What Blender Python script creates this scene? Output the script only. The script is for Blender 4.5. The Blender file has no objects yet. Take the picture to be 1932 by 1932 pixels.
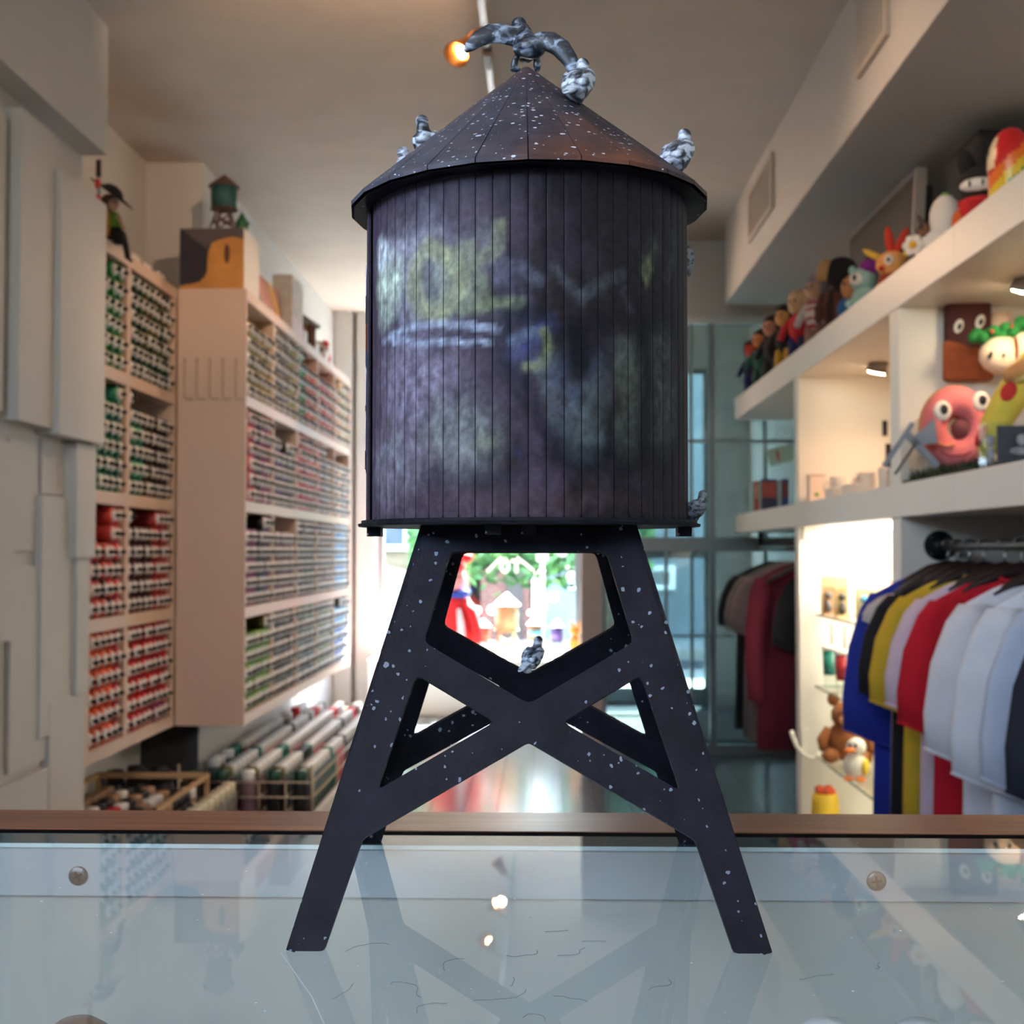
import bpy, math, random
from mathutils import Vector, Matrix, Euler, noise
R = random.Random(7)
PI = math.pi
C = bpy.context.scene.collection
SC = bpy.context.scene
EYE = 1.0914            # height of the phone above the floor
GZ = 0.965              # top of the glass counter

def srgb(r, g, b):
    def f(c):
        c /= 255.0
        return c / 12.92 if c <= 0.04045 else ((c + 0.055) / 1.055) ** 2.4
    return (f(r), f(g), f(b), 1.0)

# ------------------------------------------------------------------ camera
cam_d = bpy.data.cameras.new('camera')
cam = bpy.data.objects.new('camera', cam_d); C.objects.link(cam)
cam.location = (0, 0, EYE)
YAW, PITCH = math.atan(61 / 2392), math.atan(74 / 2392)
cam.rotation_euler = (PI / 2 + PITCH, 0, YAW)
cam_d.sensor_width = 36; cam_d.lens = 36 * 2392 / 1932
cam_d.clip_start = 0.02; cam_d.clip_end = 300
cam_d.dof.use_dof = True; cam_d.dof.focus_distance = 0.425; cam_d.dof.aperture_fstop = 27
SC.camera = cam

# ------------------------------------------------------------------ world, sun, exposure
w = bpy.data.worlds.new('sky'); SC.world = w; w.use_nodes = True
nt = w.node_tree; nt.nodes.clear()
sky = nt.nodes.new('ShaderNodeTexSky'); sky.sky_type = 'NISHITA'
sky.sun_disc = False; sky.sun_elevation = math.radians(52); sky.sun_rotation = math.radians(15)
bg = nt.nodes.new('ShaderNodeBackground'); bg.inputs['Strength'].default_value = 13.5
wo = nt.nodes.new('ShaderNodeOutputWorld')
cloud = nt.nodes.new('ShaderNodeMixRGB'); cloud.inputs[0].default_value = .78; cloud.inputs[2].default_value = (.30, .31, .31, 1)   # bright cloud veil
nt.links.new(sky.outputs[0], cloud.inputs[1]); nt.links.new(cloud.outputs[0], bg.inputs[0]); nt.links.new(bg.outputs[0], wo.inputs[0])
sun_d = bpy.data.lights.new('sun', 'SUN'); sun_d.energy = 200; sun_d.angle = 0.02; sun_d.color = (1, .96, .9)
sun = bpy.data.objects.new('sun', sun_d); C.objects.link(sun)
sun.rotation_euler = (math.radians(-36), 0, math.radians(-14)); sun.location = (0, 14, 12)
SC.view_settings.view_transform = 'Standard'; SC.view_settings.look = 'None'
SC.view_settings.gamma = 1; SC.view_settings.use_curve_mapping = False
SC.view_settings.exposure = 0.76
cy = SC.cycles
cy.max_bounces = 7; cy.diffuse_bounces = 4; cy.glossy_bounces = 3; cy.transmission_bounces = 4; cy.transparent_max_bounces = 12
cy.use_denoising = True; cy.sample_clamp_indirect = 6; cy.caustics_reflective = False; cy.caustics_refractive = False

def area(name, loc, rot, sx, sy, power, col=(1, 1, 1), portal=False):
    d = bpy.data.lights.new(name, 'AREA'); d.shape = 'RECTANGLE'; d.size = sx; d.size_y = sy
    d.energy = power; d.color = col
    o = bpy.data.objects.new(name, d); C.objects.link(o); o.location = loc; o.rotation_euler = rot
    if portal: d.cycles.is_portal = True
    return o
# portals guide the sky's light through the openings of the room
area('window_portal', (-.46, 9.12, 1.43), (-PI / 2, 0, 0), 1.46, 2.1, 1, portal=True)
area('entrance_portal', (.85, 9.12, 1.2), (-PI / 2, 0, 0), 1.0, 2.2, 1, portal=True)
area('side_window_portal', (-1.74, -1.25, 2.25), (PI / 2, 0, -PI / 2), 1.7, .9, 1, portal=True)
area('rear_window_portal', (-.75, -2.45, 2.25), (PI / 2, 0, 0), .6, .8, 1, portal=True)

def spot(name, loc, target, power, col=(1, .64, .40), size=100, blend=.6, rad=.02):
    d = bpy.data.lights.new(name, 'SPOT'); d.energy = power; d.color = col
    d.spot_size = math.radians(size); d.spot_blend = blend; d.shadow_soft_size = rad
    o = bpy.data.objects.new(name, d); C.objects.link(o); o.location = loc
    o.rotation_euler = (Vector(target) - Vector(loc)).to_track_quat('-Z', 'Y').to_euler()
    return o

# ------------------------------------------------------------------ materials
def N(nt, t, **kw):
    n = nt.nodes.new(t)
    for k, v in kw.items(): setattr(n, k, v)
    return n
def blank(name):
    m = bpy.data.materials.new(name); m.use_nodes = True
    nt = m.node_tree; nt.nodes.clear()
    return m, nt, nt.nodes.new('ShaderNodeOutputMaterial')
MATS = {}
def mat(name, col, rough=.6, var=.12, scale=18, bump=0, metal=0, bscale=None, spec=.5):
    """plain principled surface with noise variation of colour and fine relief"""
    if name in MATS: return MATS[name]
    m, nt, out = blank(name)
    p = N(nt, 'ShaderNodeBsdfPrincipled')
    p.inputs['Roughness'].default_value = rough; p.inputs['Metallic'].default_value = metal
    p.inputs['Specular IOR Level'].default_value = spec
    tc = N(nt, 'ShaderNodeTexCoord')
    nz = N(nt, 'ShaderNodeTexNoise'); nz.inputs['Scale'].default_value = scale; nz.inputs['Detail'].default_value = 4
    nt.links.new(tc.outputs['Object'], nz.inputs['Vector'])
    rp = N(nt, 'ShaderNodeValToRGB')
    c = col if len(col) == 4 else srgb(*col)
    rp.color_ramp.elements[0].position = .3; rp.color_ramp.elements[1].position = .7
    rp.color_ramp.elements[0].color = tuple(max(0, x * (1 - var)) for x in c[:3]) + (1,)
    rp.color_ramp.elements[1].color = tuple(min(1, x * (1 + var)) for x in c[:3]) + (1,)
    nt.links.new(nz.outputs['Fac'], rp.inputs['Fac']); nt.links.new(rp.outputs['Color'], p.inputs['Base Color'])
    if bump:
        n2 = N(nt, 'ShaderNodeTexNoise'); n2.inputs['Scale'].default_value = bscale or scale * 6; n2.inputs['Detail'].default_value = 3
        nt.links.new(tc.outputs['Object'], n2.inputs['Vector'])
        b = N(nt, 'ShaderNodeBump'); b.inputs['Strength'].default_value = bump; b.inputs['Distance'].default_value = .01
        nt.links.new(n2.outputs['Fac'], b.inputs['Height']); nt.links.new(b.outputs['Normal'], p.inputs['Normal'])
    nt.links.new(p.outputs[0], out.inputs[0])
    MATS[name] = m
    return m
def emit(name, col, s):
    if name in MATS: return MATS[name]
    m, nt, out = blank(name); e = N(nt, 'ShaderNodeEmission')
    e.inputs[0].default_value = col; e.inputs[1].default_value = s
    nt.links.new(e.outputs[0], out.inputs[0]); MATS[name] = m
    return m
def glass(name, tint, ior=1.5, rough=.0, boost=1.0, haze=0, hazecol=(1, 1, 1, 1)):
    """thin clear glazing: transparent, mirrored by Fresnel, optionally hazed by a white film"""
    if name in MATS: return MATS[name]
    m, nt, out = blank(name)
    tr = N(nt, 'ShaderNodeBsdfTransparent'); tr.inputs[0].default_value = tint
    gl = N(nt, 'ShaderNodeBsdfGlossy'); gl.inputs['Roughness'].default_value = rough
    fr = N(nt, 'ShaderNodeFresnel'); fr.inputs['IOR'].default_value = ior
    ge = N(nt, 'ShaderNodeNewGeometry')
    s = N(nt, 'ShaderNodeMath', operation='SUBTRACT'); s.inputs[0].default_value = 1
    nt.links.new(ge.outputs['Backfacing'], s.inputs[1])
    k = N(nt, 'ShaderNodeMath', operation='MULTIPLY'); nt.links.new(fr.outputs[0], k.inputs[0]); nt.links.new(s.outputs[0], k.inputs[1])
    k2 = N(nt, 'ShaderNodeMath', operation='MULTIPLY'); nt.links.new(k.outputs[0], k2.inputs[0]); k2.inputs[1].default_value = boost
    mx = N(nt, 'ShaderNodeMixShader')
    base = tr.outputs[0]
    if haze:
        df = N(nt, 'ShaderNodeBsdfDiffuse'); df.inputs[0].default_value = hazecol
        m2 = N(nt, 'ShaderNodeMixShader'); m2.inputs[0].default_value = haze
        nt.links.new(tr.outputs[0], m2.inputs[1]); nt.links.new(df.outputs[0], m2.inputs[2]); base = m2.outputs[0]
    nt.links.new(k2.outputs[0], mx.inputs[0]); nt.links.new(base, mx.inputs[1]); nt.links.new(gl.outputs[0], mx.inputs[2])
    nt.links.new(mx.outputs[0], out.inputs[0]); MATS[name] = m
    return m

# ------------------------------------------------------------------ mesh helpers
class MB:
    """collects shapes and links them as ONE mesh object"""
    def __init__(s): s.v = []; s.f = []; s.m = []; s.sm = []
    def add(s, vs, fs, m=0, smooth=False, M=None):
        b = len(s.v)
        s.v += [tuple(M @ Vector(v)) if M else tuple(v) for v in vs]
        for f in fs: s.f.append(tuple(i + b for i in f)); s.m.append(m); s.sm.append(smooth)
        return s
    def box(s, x0, x1, y0, y1, z0, z1, m=0, M=None):
        vs = [(x, y, z) for z in (z0, z1) for y in (y0, y1) for x in (x0, x1)]
        return s.add(vs, [(0, 2, 3, 1), (4, 5, 7, 6), (0, 1, 5, 4), (2, 6, 7, 3), (0, 4, 6, 2), (1, 3, 7, 5)], m, False, M)
    def lathe(s, prof, n=16, m=0, smooth=True, M=None):
        """profile of (radius, height) round the local z axis, closed at ends of radius 0"""
        vs = []; fs = []
        for r, z in prof:
            for k in range(n): a = 2 * PI * k / n; vs.append((r * math.cos(a), r * math.sin(a), z))
        for i in range(len(prof) - 1):
            for k in range(n):
                a, b = i * n + k, i * n + (k + 1) % n
                fs.append((a, b, b + n, a + n))
        if prof[0][0] > 0: fs.append(tuple(reversed(range(n))))
        if prof[-1][0] > 0: fs.append(tuple((len(prof) - 1) * n + k for k in range(n)))
        return s.add(vs, fs, m, smooth, M)
    def ball(s, c, r, m=0, n=14, rot=None, squash=None):
        """ellipsoid with radii r"""
        if not hasattr(r, '__len__'): r = (r, r, r)
        M = Matrix.Translation(c)
        if rot: M = M @ Euler(rot).to_matrix().to_4x4()
        M = M @ Matrix.Diagonal((r[0], r[1], r[2], 1))
        k = max(6, n // 2)
        prof = [(math.sin(PI * i / k) if 0 < i < k else 0.0001, -math.cos(PI * i / k)) for i in range(k + 1)]
        return s.lathe(prof, n, m, True, M)
    def tube(s, pts, r, m=0, n=8, cap=True, smooth=True):
        """tube along points; r is one radius or one per point"""
        pts = [Vector(p) for p in pts]; L = len(pts)
        rs = r if hasattr(r, '__len__') else [r] * L
        vs = []; fs = []; up = None
        for i, p in enumerate(pts):
            t = (pts[min(i + 1, L - 1)] - pts[max(i - 1, 0)]).normalized()
            if up is None: up = Vector((0, 0, 1)) if abs(t.z) < .9 else Vector((1, 0, 0))
            a = t.cross(up).normalized(); b = a.cross(t).normalized(); up = b
            for k in range(n):
                q = 2 * PI * k / n; vs.append(p + (a * math.cos(q) + b * math.sin(q)) * rs[i])
        for i in range(L - 1):
            for k in range(n):
                x, y = i * n + k, i * n + (k + 1) % n; fs.append((x, y, y + n, x + n))
        if cap: fs.append(tuple(reversed(range(n)))); fs.append(tuple((L - 1) * n + k for k in range(n)))
        return s.add(vs, fs, m, smooth)
    def prism(s, poly, d0, d1, axis='y', m=0, M=None):
        """extrude a 2-D outline (list of (u, v)) between d0 and d1"""
        P = {'y': lambda u, v, d: (u, d, v), 'x': lambda u, v, d: (d, u, v), 'z': lambda u, v, d: (u, v, d)}[axis]
        n = len(poly)
        vs = [P(u, v, d0) for u, v in poly] + [P(u, v, d1) for u, v in poly]
        fs = [tuple(range(n)), tuple(reversed(range(n, 2 * n)))]
        fs += [(i, n + i, n + (i + 1) % n, (i + 1) % n) for i in range(n)]
        return s.add(vs, fs, m, False, M)
    def loft(s, rings, m=0, smooth=True, M=None):
        """skin a list of equal-length closed rings, capped"""
        n = len(rings[0]); vs = [p for r in rings for p in r]; fs = []
        for i in range(len(rings) - 1):
            for k in range(n):
                a, b = i * n + k, i * n + (k + 1) % n; fs.append((a, b, b + n, a + n))
        fs.append(tuple(reversed(range(n)))); fs.append(tuple((len(rings) - 1) * n + k for k in range(n)))
        return s.add(vs, fs, m, smooth, M)
    def mesh(s, name, mats):
        me = bpy.data.meshes.new(name); me.from_pydata(s.v, [], s.f)
        for m in mats if isinstance(mats, (list, tuple)) else [mats]: me.materials.append(m)
        me.polygons.foreach_set('material_index', s.m); me.polygons.foreach_set('use_smooth', s.sm)
        import bmesh
        bm = bmesh.new(); bm.from_mesh(me); bmesh.ops.recalc_face_normals(bm, faces=bm.faces); bm.to_mesh(me); bm.free()
        return me
    def build(s, name, mats, parent=None, bevel=0, loc=None):
        o = bpy.data.objects.new(name, s.mesh(name, mats)); C.objects.link(o)
        if parent: o.parent = parent
        if loc: o.location = loc
        if bevel:
            b = o.modifiers.new('edge', 'BEVEL'); b.width = bevel; b.segments = 2; b.limit_method = 'ANGLE'
        return o
def tag(o, label, cat, group=None):
    o['label'] = label; o['category'] = cat
    if group: o['group'] = group
    return o
def thing(name, label, cat, loc=(0, 0, 0), rz=0, group=None, scale=1):
    o = bpy.data.objects.new(name, None); C.objects.link(o)
    o.location = loc; o.rotation_euler = (0, 0, rz); o.scale = (scale,) * 3; o.empty_display_size = .05
    return tag(o, label, cat, group)
def struct(o): o['kind'] = 'structure'; return o
def stuff(o): o['kind'] = 'stuff'; return o
def dup(root, loc, rz=None, label=None, group=None):
    r = root.copy(); C.objects.link(r); r.location = loc
    if rz is not None: r.rotation_euler = (0, 0, rz)
    if label: r['label'] = label
    if group: r['group'] = group
    for ch in list(root.children):
        c = ch.copy(); C.objects.link(c); c.parent = r
        for g in ch.children:
            d = g.copy(); C.objects.link(d); d.parent = c
    return r

WHITE = mat('white_paint', (206, 203, 199), .55, .02, 3, .04, bscale=160)
CEIL = mat('ceiling_paint', (214, 202, 190), .8, .04, 5, .25, bscale=60)
LAM = mat('white_laminate', (228, 220, 208), .38, .02, 3)
DARKBACK = mat('black_backing', (22, 22, 27), .7, .1, 8)

# ------------------------------------------------------------------ the room
ZC, ZS = EYE + 1.70, EYE + 1.28
XL, XR = -1.74, 1.46
YB, YF = -2.5, 9.05
fl = struct(MB().box(-2.2, 2.0, YB, YF + .15, -.12, -.004).build('floor', mat('floor_joint', (38, 40, 44), .7)))
FLM = mat('floor_boards', (58, 63, 70), .16, .16, 4, .03, bscale=40)
for i in range(22):
    x0 = -1.62 + i * .142
    ys = [3.0, 4.35 + (i % 3) * .5, 6.1 + (i % 4) * .32, 7.7 + (i % 2) * .4, YF]
    for a, b in zip(ys, ys[1:]):
        MB().box(x0, x0 + .139, a, b - .003, -.004, 0).build('board', FLM, fl)
struct(MB().box(-2.2, 2.0, YB - .1, YF + .15, ZC, ZC + .12).build('ceiling', CEIL))
struct(MB().box(.939, XR, YB, 6.56, ZS, ZC).build('trim_1', WHITE))          # boxed duct along the right side
struct(MB().box(-1.76, -1.414, -.2, 4.03, ZS, ZC).build('trim_2', WHITE))     # boxed duct above the block wall
struct(MB().box(XR, XR + .1, YB, YF, 0, ZC).build('wall_right', WHITE))
wl = MB().box(XL - .1, XL, -.2, 5.46, 0, ZC).box(XL - .1, -1.49, 5.46, YF, 0, ZC)
wl = struct(wl.build('wall_left', WHITE))
wf = MB()
wf.box(-1.6, -1.19, YF, YF + .15, 0, ZC); wf.box(-1.19, .26, YF, YF + .15, 2.66, ZC); wf.box(-1.19, .26, YF, YF + .15, 0, .36)
wf.box(.26, .40, YF, YF + .15, 0, ZC); wf.box(.40, 1.17, YF, YF + .15, EYE + 1.31, ZC); wf.box(1.17, XR + .1, YF, YF + .15, 0, ZC)
struct(wf.build('wall_far', WHITE))
wr = MB()
wr.box(-2.2, -1.05, YB - .1, YB, 0, ZC); wr.box(-.45, 2.0, YB - .1, YB, 0, ZC)
wr.box(-1.05, -.45, YB - .1, YB, 0, 1.85); wr.box(-1.05, -.45, YB - .1, YB, 2.65, ZC)
struct(wr.build('wall_rear', WHITE))
wq = MB().box(-1.84, -1.76, YB, -2.1, 0, ZC).box(-1.84, -1.76, -.4, -.2, 0, ZC).box(-1.84, -1.76, -2.1, -.4, 0, 1.80).box(-1.84, -1.76, -2.1, -.4, 2.70, ZC)
struct(wq.build('wall_left_rear', WHITE))
# pilaster and shop window at the far end
struct(MB().box(-1.485, -1.36, 8.9, YF, 0, ZC - .002).box(-1.33, -1.20, 8.94, YF, 0, ZC - .002).build('trim_3', WHITE))
FRM = mat('window_metal', (120, 126, 130), .4, .05, 10, metal=.3)
PANE = glass('window_pane', (.93, .97, .96, 1), 1.45, 0, .6)
w1 = struct(MB().box(-1.19, -1.15, YF, YF + .06, .36, 2.66).box(.22, .26, YF, YF + .06, .36, 2.66)
            .box(-1.15, .22, YF, YF + .06, 2.62, 2.66).box(-1.15, .22, YF, YF + .06, .36, .40).build('window_1', FRM))
MB().box(-1.15, .22, YF + .02, YF + .028, .40, 2.62).build('pane', PANE, w1)
# white shapes stuck on the shop window: dots, a pitched roof outline with two letters
DEC, nt, out = blank('white_vinyl')
_d = N(nt, 'ShaderNodeBsdfDiffuse'); _t = N(nt, 'ShaderNodeBsdfTranslucent'); _x = N(nt, 'ShaderNodeMixShader'); _x.inputs[0].default_value = .5
_d.inputs[0].default_value = (.9, .91, .91, 1); _t.inputs[0].default_value = (.36, .37, .37, 1)
nt.links.new(_d.outputs[0], _x.inputs[1]); nt.links.new(_t.outputs[0], _x.inputs[2]); nt.links.new(_x.outputs[0], out.inputs[0])
def stick(name, shape): shape.build(name, DEC, w1)
for x, z, r in ((.131, 1.084, .036), (.065, .760, .037), (-.015, .694, .036), (-.375, .672, .036), (.19, .91, .034), (-.48, .668, .03), (-.105, .652, .02), (.165, .975, .014)):
    stick('dot', MB().lathe([(r, 0), (r, .002)], 20, M=Matrix.Translation((x, YF + .02, z)) @ Euler((PI / 2, 0, 0)).to_matrix().to_4x4()))
ln = MB()
for a, b in (((-.41, .945), (-.305, 1.05)), ((-.195, 1.05), (-.075, .95))):
    d = Vector((b[0] - a[0], b[1] - a[1])).normalized() * .007; n_ = (-d.y, d.x)
    ln.prism([(a[0] + n_[0], a[1] + n_[1]), (b[0] + n_[0], b[1] + n_[1]), (b[0] - n_[0], b[1] - n_[1]), (a[0] - n_[0], a[1] - n_[1])], YF + .017, YF + .0195)
stick('roof_outline', ln)
rs = [[((-.283 + ax * math.cos(q)), (.985 + az * math.sin(q))) for q in [2 * PI * k / 20 for k in range(20)]] for ax, az in ((.034, .05), (.019, .032))]
o_ = MB()
for k in range(20):
    j = (k + 1) % 20
    o_.prism([rs[0][k], rs[0][j], rs[1][j], rs[1][k]], YF + .017, YF + .0195)
stick('letter', o_)
stick('letter', MB().prism([(-.236, 1.033), (-.166, 1.033), (-.166, 1.012), (-.191, 1.012), (-.191, .937), (-.211, .937), (-.211, 1.012), (-.236, 1.012)], YF + .017, YF + .0195))

# glazed vestibule on the right
struct(MB().box(.30, XR, 6.9, 7.0, EYE + 1.27, ZC - .002).build('wall_partition', WHITE))
struct(MB().box(.20, .31, 6.86, 7.0, 0, ZC - .002).build('trim_4', mat('pink_post', (206, 184, 172), .6, .03)))
VFR = mat('vestibule_metal', (128, 136, 138), .35, .05, 10, metal=.4)
VGL = glass('teal_glass', (.46, .56, .565, 1), 1.5, .02, .8, .16, srgb(120, 142, 146))
w2 = MB().box(.31, XR, 6.88, 6.94, EYE + 1.235, EYE + 1.268)
struct_w2 = struct(w2.build('window_2', mat('bright_metal', (215, 220, 222), .3, .03, metal=.5)))
for x0, x1 in ((.31, .335), (.652, .668), (.792, .806), (.893, .925), (1.19, 1.205), (1.43, 1.458)):
    MB().box(x0, x1, 6.885, 6.935, .05, EYE + 1.235).build('frame_bar', VFR, struct_w2)
for z0, z1 in ((EYE + .59, EYE + .605), (EYE + .0, EYE + .075), (EYE - .462, EYE - .452), (.0, .05)):
    MB().box(.31, XR, 6.88, 6.94, z0, z1).build('frame_bar', VFR, struct_w2)
MB().box(.31, XR, 6.905, 6.912, .05, EYE + 1.235).build('pane', VGL, struct_w2)
# entrance door at the street end of the vestibule
d1 = struct(MB().box(.40, .43, YF + .02, YF + .08, 0, EYE + 1.31).box(1.14, 1.17, YF + .02, YF + .08, 0, EYE + 1.31)
            .box(.43, 1.14, YF + .02, YF + .08, EYE + 1.27, EYE + 1.31).box(.43, 1.14, YF + .02, YF + .08, 0, .12)
            .box(.43, 1.14, YF + .02, YF + .08, EYE - .05, EYE + .02).build('door_1', FRM))
MB().box(.43, 1.14, YF + .04, YF + .048, .12, EYE + 1.27).build('pane', PANE, d1)
MB().tube([(.5, YF + .0, .8), (.5, YF + .0, 1.3)], .012).build('handle', mat('steel', (170, 172, 174), .25, .03, metal=1), d1)
MB().box(.36, 1.4, 7.3, 8.6, 0, .014).build('door_mat', mat('mat_rubber', (26, 27, 29), .9, .2, 60))
tag(bpy.data.objects['door_mat'], 'black rubber doormat on the floor behind the vestibule glass', 'doormat')

# ceiling grilles in the duct face
VN = mat('vent_paint', (196, 184, 172), .6, .03)
def vent(y0, y1, z0, z1, label):
    t = thing('air_vent', label, 'vent', (.937, (y0 + y1) / 2, (z0 + z1) / 2), group='air vents in the boxed duct')
    h, v = (y1 - y0) / 2, (z1 - z0) / 2
    MB().box(-.012, 0, -h, h, v - .02, v).box(-.012, 0, -h, h, -v, -v + .02).box(-.012, 0, -h, -h + .02, -v + .02, v - .02).box(-.012, 0, h - .02, h, -v + .02, v - .02).build('frame', VN, t)
    MB().box(-.003, -.001, -h + .02, h - .02, -v + .02, v - .02).build('backing', mat('vent_shade', (92, 84, 78), .8), t)
    n = max(4, int((2 * h - .04) / .035))
    for i in range(n):
        y = -h + .02 + (i + .5) * (2 * h - .04) / n
        MB().box(-.010, -.003, y - .006, y + .006, -v + .02, v - .02).build('slat', VN, t)
vent(3.42, 3.74, EYE + 1.40, EYE + 1.66, 'air vent high in the duct face at the upper edge of the picture')
vent(5.15, 5.75, EYE + 1.40, EYE + 1.63, 'air vent in the duct face further off, above the dark television')

# block relief wall on the left: white boxes standing out by different amounts
bw = struct(MB().box(-1.735, -1.50, -.2, 4.05, 0, ZS).build('wall_left_relief', WHITE))
bl = [ # y0, y1, z0, z1, face x
    (1.2, 3.40, EYE + .38, EYE + 1.20, -1.470), (3.44, 3.70, EYE + .36, EYE + 1.23, -1.445), (3.69, 4.075, EYE + .345, EYE + 1.13, -1.428),
    (3.90, 4.07, EYE - .02, EYE + .34, -1.452), (3.69, 3.94, EYE - .55, EYE + .165, -1.476), (3.50, 3.76, EYE - .62, EYE - .045, -1.485),
    (3.94, 4.045, EYE - .45, EYE - .02, -1.462), (3.76, 4.05, EYE - .84, EYE - .45, -1.474), (3.30, 3.50, EYE - .25, EYE + .30, -1.480),
    (2.6, 3.30, EYE - .8, EYE + .33, -1.462), (3.30, 3.74, EYE - .95, EYE - .64, -1.468), (3.50, 3.70, EYE + .0, EYE + .32, -1.492), (3.72, 3.90, EYE + .17, EYE + .335, -1.490)]
for y0, y1, z0, z1, x in bl:
    MB().box(-1.50, x, y0, y1, z0, z1).build('block', WHITE, bw, .002)

# ------------------------------------------------------------------ outside the shop
ASP = mat('asphalt', (60, 62, 66), .9, .15, 3)
struct(MB().box(-30, 30, 12.0, 60, -.3, -.12).build('street', ASP))
struct(MB().box(-30, 30, YF + .15, 12.0, -.3, -.02).build('pavement', mat('concrete', (140, 138, 132), .85, .1, 2)))
struct(MB().box(-30, 30, 14.2, 15.6, -.12, .0).build('pavement_far', mat('concrete', (140, 138, 132), .85)))
struct(MB().box(-30, -2.3, YB - .1, YF + .14, -.3, -.1).build('yard', mat('concrete', (140, 138, 132), .85)))
struct(MB().box(-30, 30, -40, YB - .1, -.3, -.1).build('ground', mat('concrete', (140, 138, 132), .85)))
def brick_mat(name, c1, c2, mort, sc=1.0):
    m, nt, out = blank(name); p = N(nt, 'ShaderNodeBsdfPrincipled'); p.inputs['Roughness'].default_value = .85
    tc = N(nt, 'ShaderNodeTexCoord'); mp = N(nt, 'ShaderNodeMapping'); mp.inputs['Rotation'].default_value = (PI / 2, 0, 0)
    b = N(nt, 'ShaderNodeTexBrick'); b.inputs['Scale'].default_value = 4 * sc
    for i, c in enumerate((c1, c2, mort)): b.inputs[i + 1].default_value = srgb(*c)
    nt.links.new(tc.outputs['Object'], mp.inputs[0]); nt.links.new(mp.outputs[0], b.inputs[0]); nt.links.new(b.outputs[0], p.inputs[0]); nt.links.new(p.outputs[0], out.inputs[0])
    return m
def building(x0, x1, y, h, m, label, wins, door=None):
    t = thing('street_building', label, 'building', ((x0 + x1) / 2, y, 0)); k = (x1 - x0) / 2
    MB().box(-k, k, 0, 4, 0, h).build('facade', m, t)
    MB().box(-k - .05, k + .05, -.12, .3, h, h + .25).build('cornice', mat('pale_stone', (190, 186, 178), .8), t)
    for cx, z0, ww, hh in wins:
        f = MB().box(cx - ww / 2, cx + ww / 2, -.06, 0, z0, z0 + hh).build('window', mat('window_trim', (210, 210, 205), .6), t)
        MB().box(cx - ww / 2 + .07, cx + ww / 2 - .07, -.065, -.06, z0 + .07, z0 + hh - .07).build('pane', mat('dark_glass', (60, 70, 78), .1), f)
    if door: MB().box(door - .10, door + .10, -.05, 0, 0, 2.0).build('door', mat('dark_door', (52, 44, 42), .5), t)
building(-2.2, -.92, 15.6, 7, brick_mat('tan_brick', (112, 98, 72), (102, 86, 64), (112, 104, 90)), 'tan brick building across the street at the left of the window view', [(-.3, 1.1, .4, 1.1)])
building(-.78, -.18, 15.6, 7, brick_mat('red_brick', (104, 66, 56), (92, 56, 48), (112, 88, 78)), 'red brown brick building across the street in the middle of the window view', [(0, 2.6, .3, 1.2)], .12)
building(.0, 8, 15.6, 6, mat('grey_siding', (96, 104, 108), .8, .1, 2), 'grey plastered building across the street behind the red brick one', [(-3.5, .62, .4, .30), (-2.6, .62, .4, .30)])
building(-10, -2.42, 15.6, 6, mat('grey_stucco', (112, 124, 120), .85, .08, 1), 'pale grey green building across the street behind the parked white van', [(2.0, 2.2, 1.2, 1.0), (.2, 2.2, 1.2, 1.0)])
# street tree with a hanging crown
def tree(loc, label, spread, zc, n, seed, hang=1.0, off=0):
    t = thing('street_tree', label, 'tree', loc); rr = random.Random(seed)
    MB().tube([(0, 0, 0), (.03, 0, 1.2), (-.04, .02, 2.4), (.02, 0, zc)], [.12, .10, .085, .05], n=9).build('trunk', mat('bark', (82, 70, 60), .9, .2, 12), t)
    f = MB()
    for i in range(n):
        p = Vector((off + max(-.85, min(.85, rr.gauss(0, .5))) * spread, max(-.4, min(.4, rr.gauss(0, .25))) * spread, zc + rr.gauss(0, .42 * hang)))
        e = Euler((rr.uniform(-.9, .9), rr.uniform(-.9, .9), rr.uniform(0, 6.3))).to_matrix().to_4x4()
        s_ = rr.uniform(.05, .10)
        f.add([(-s_, 0, 0), (0, -s_ * .5, .01), (s_, 0, 0), (0, s_ * .5, .01)], [(0, 1, 2, 3)], rr.randrange(3), False, Matrix.Translation(p) @ e)
    stuff(f.build('foliage', [mat('leaf_a', (58, 98, 56), .6), mat('leaf_b', (78, 124, 70), .6), mat('leaf_c', (44, 82, 46), .6)], t))
tree((.62, 12.6, -.12), 'leafy green street tree seen through the top of the shop window', 1.35, 1.27, 2800, 3, .40, -.75)
tree((-2.15, 11.6, -.12), 'small green street tree beyond the left edge of the shop window', 0.35, 1.75, 700, 5)
# parked van
v = thing('parked_van', 'white van parked across the street at the left of the window', 'van', (-3.45, 13.0, -.12))
MB().prism([(-2.1, .35), (2.1, .35), (2.1, .95), (1.55, 1.1), (1.1, 1.75), (-2.0, 1.8), (-2.1, 1.2)], -.85, .85).build('body', mat('van_white', (236, 238, 240), .25, .02), v, .06)
MB().prism([(.98, 1.12), (1.42, 1.12), (1.08, 1.62), (.98, 1.62)], -.862, -.85).build('side_window', mat('dark_glass', (60, 70, 78), .1), v)
for x in (-1.3, 1.35):
    MB().lathe([(.32, 0), (.34, .03), (.34, .17), (.32, .2)], 20, M=Matrix.Translation((x, -.70, .34)) @ Euler((PI / 2, 0, 0)).to_matrix().to_4x4()).build('wheel', mat('tyre', (28, 28, 30), .8), v)
ps = thing('sign_post', 'grey metal street post standing at the kerb outside the window', 'post', (-.02, 11.6, -.02))
MB().tube([(0, 0, 0), (0, 0, 1.15)], .018).build('pole', mat('galvanised', (130, 132, 130), .5, .05, metal=.5), ps)
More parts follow.
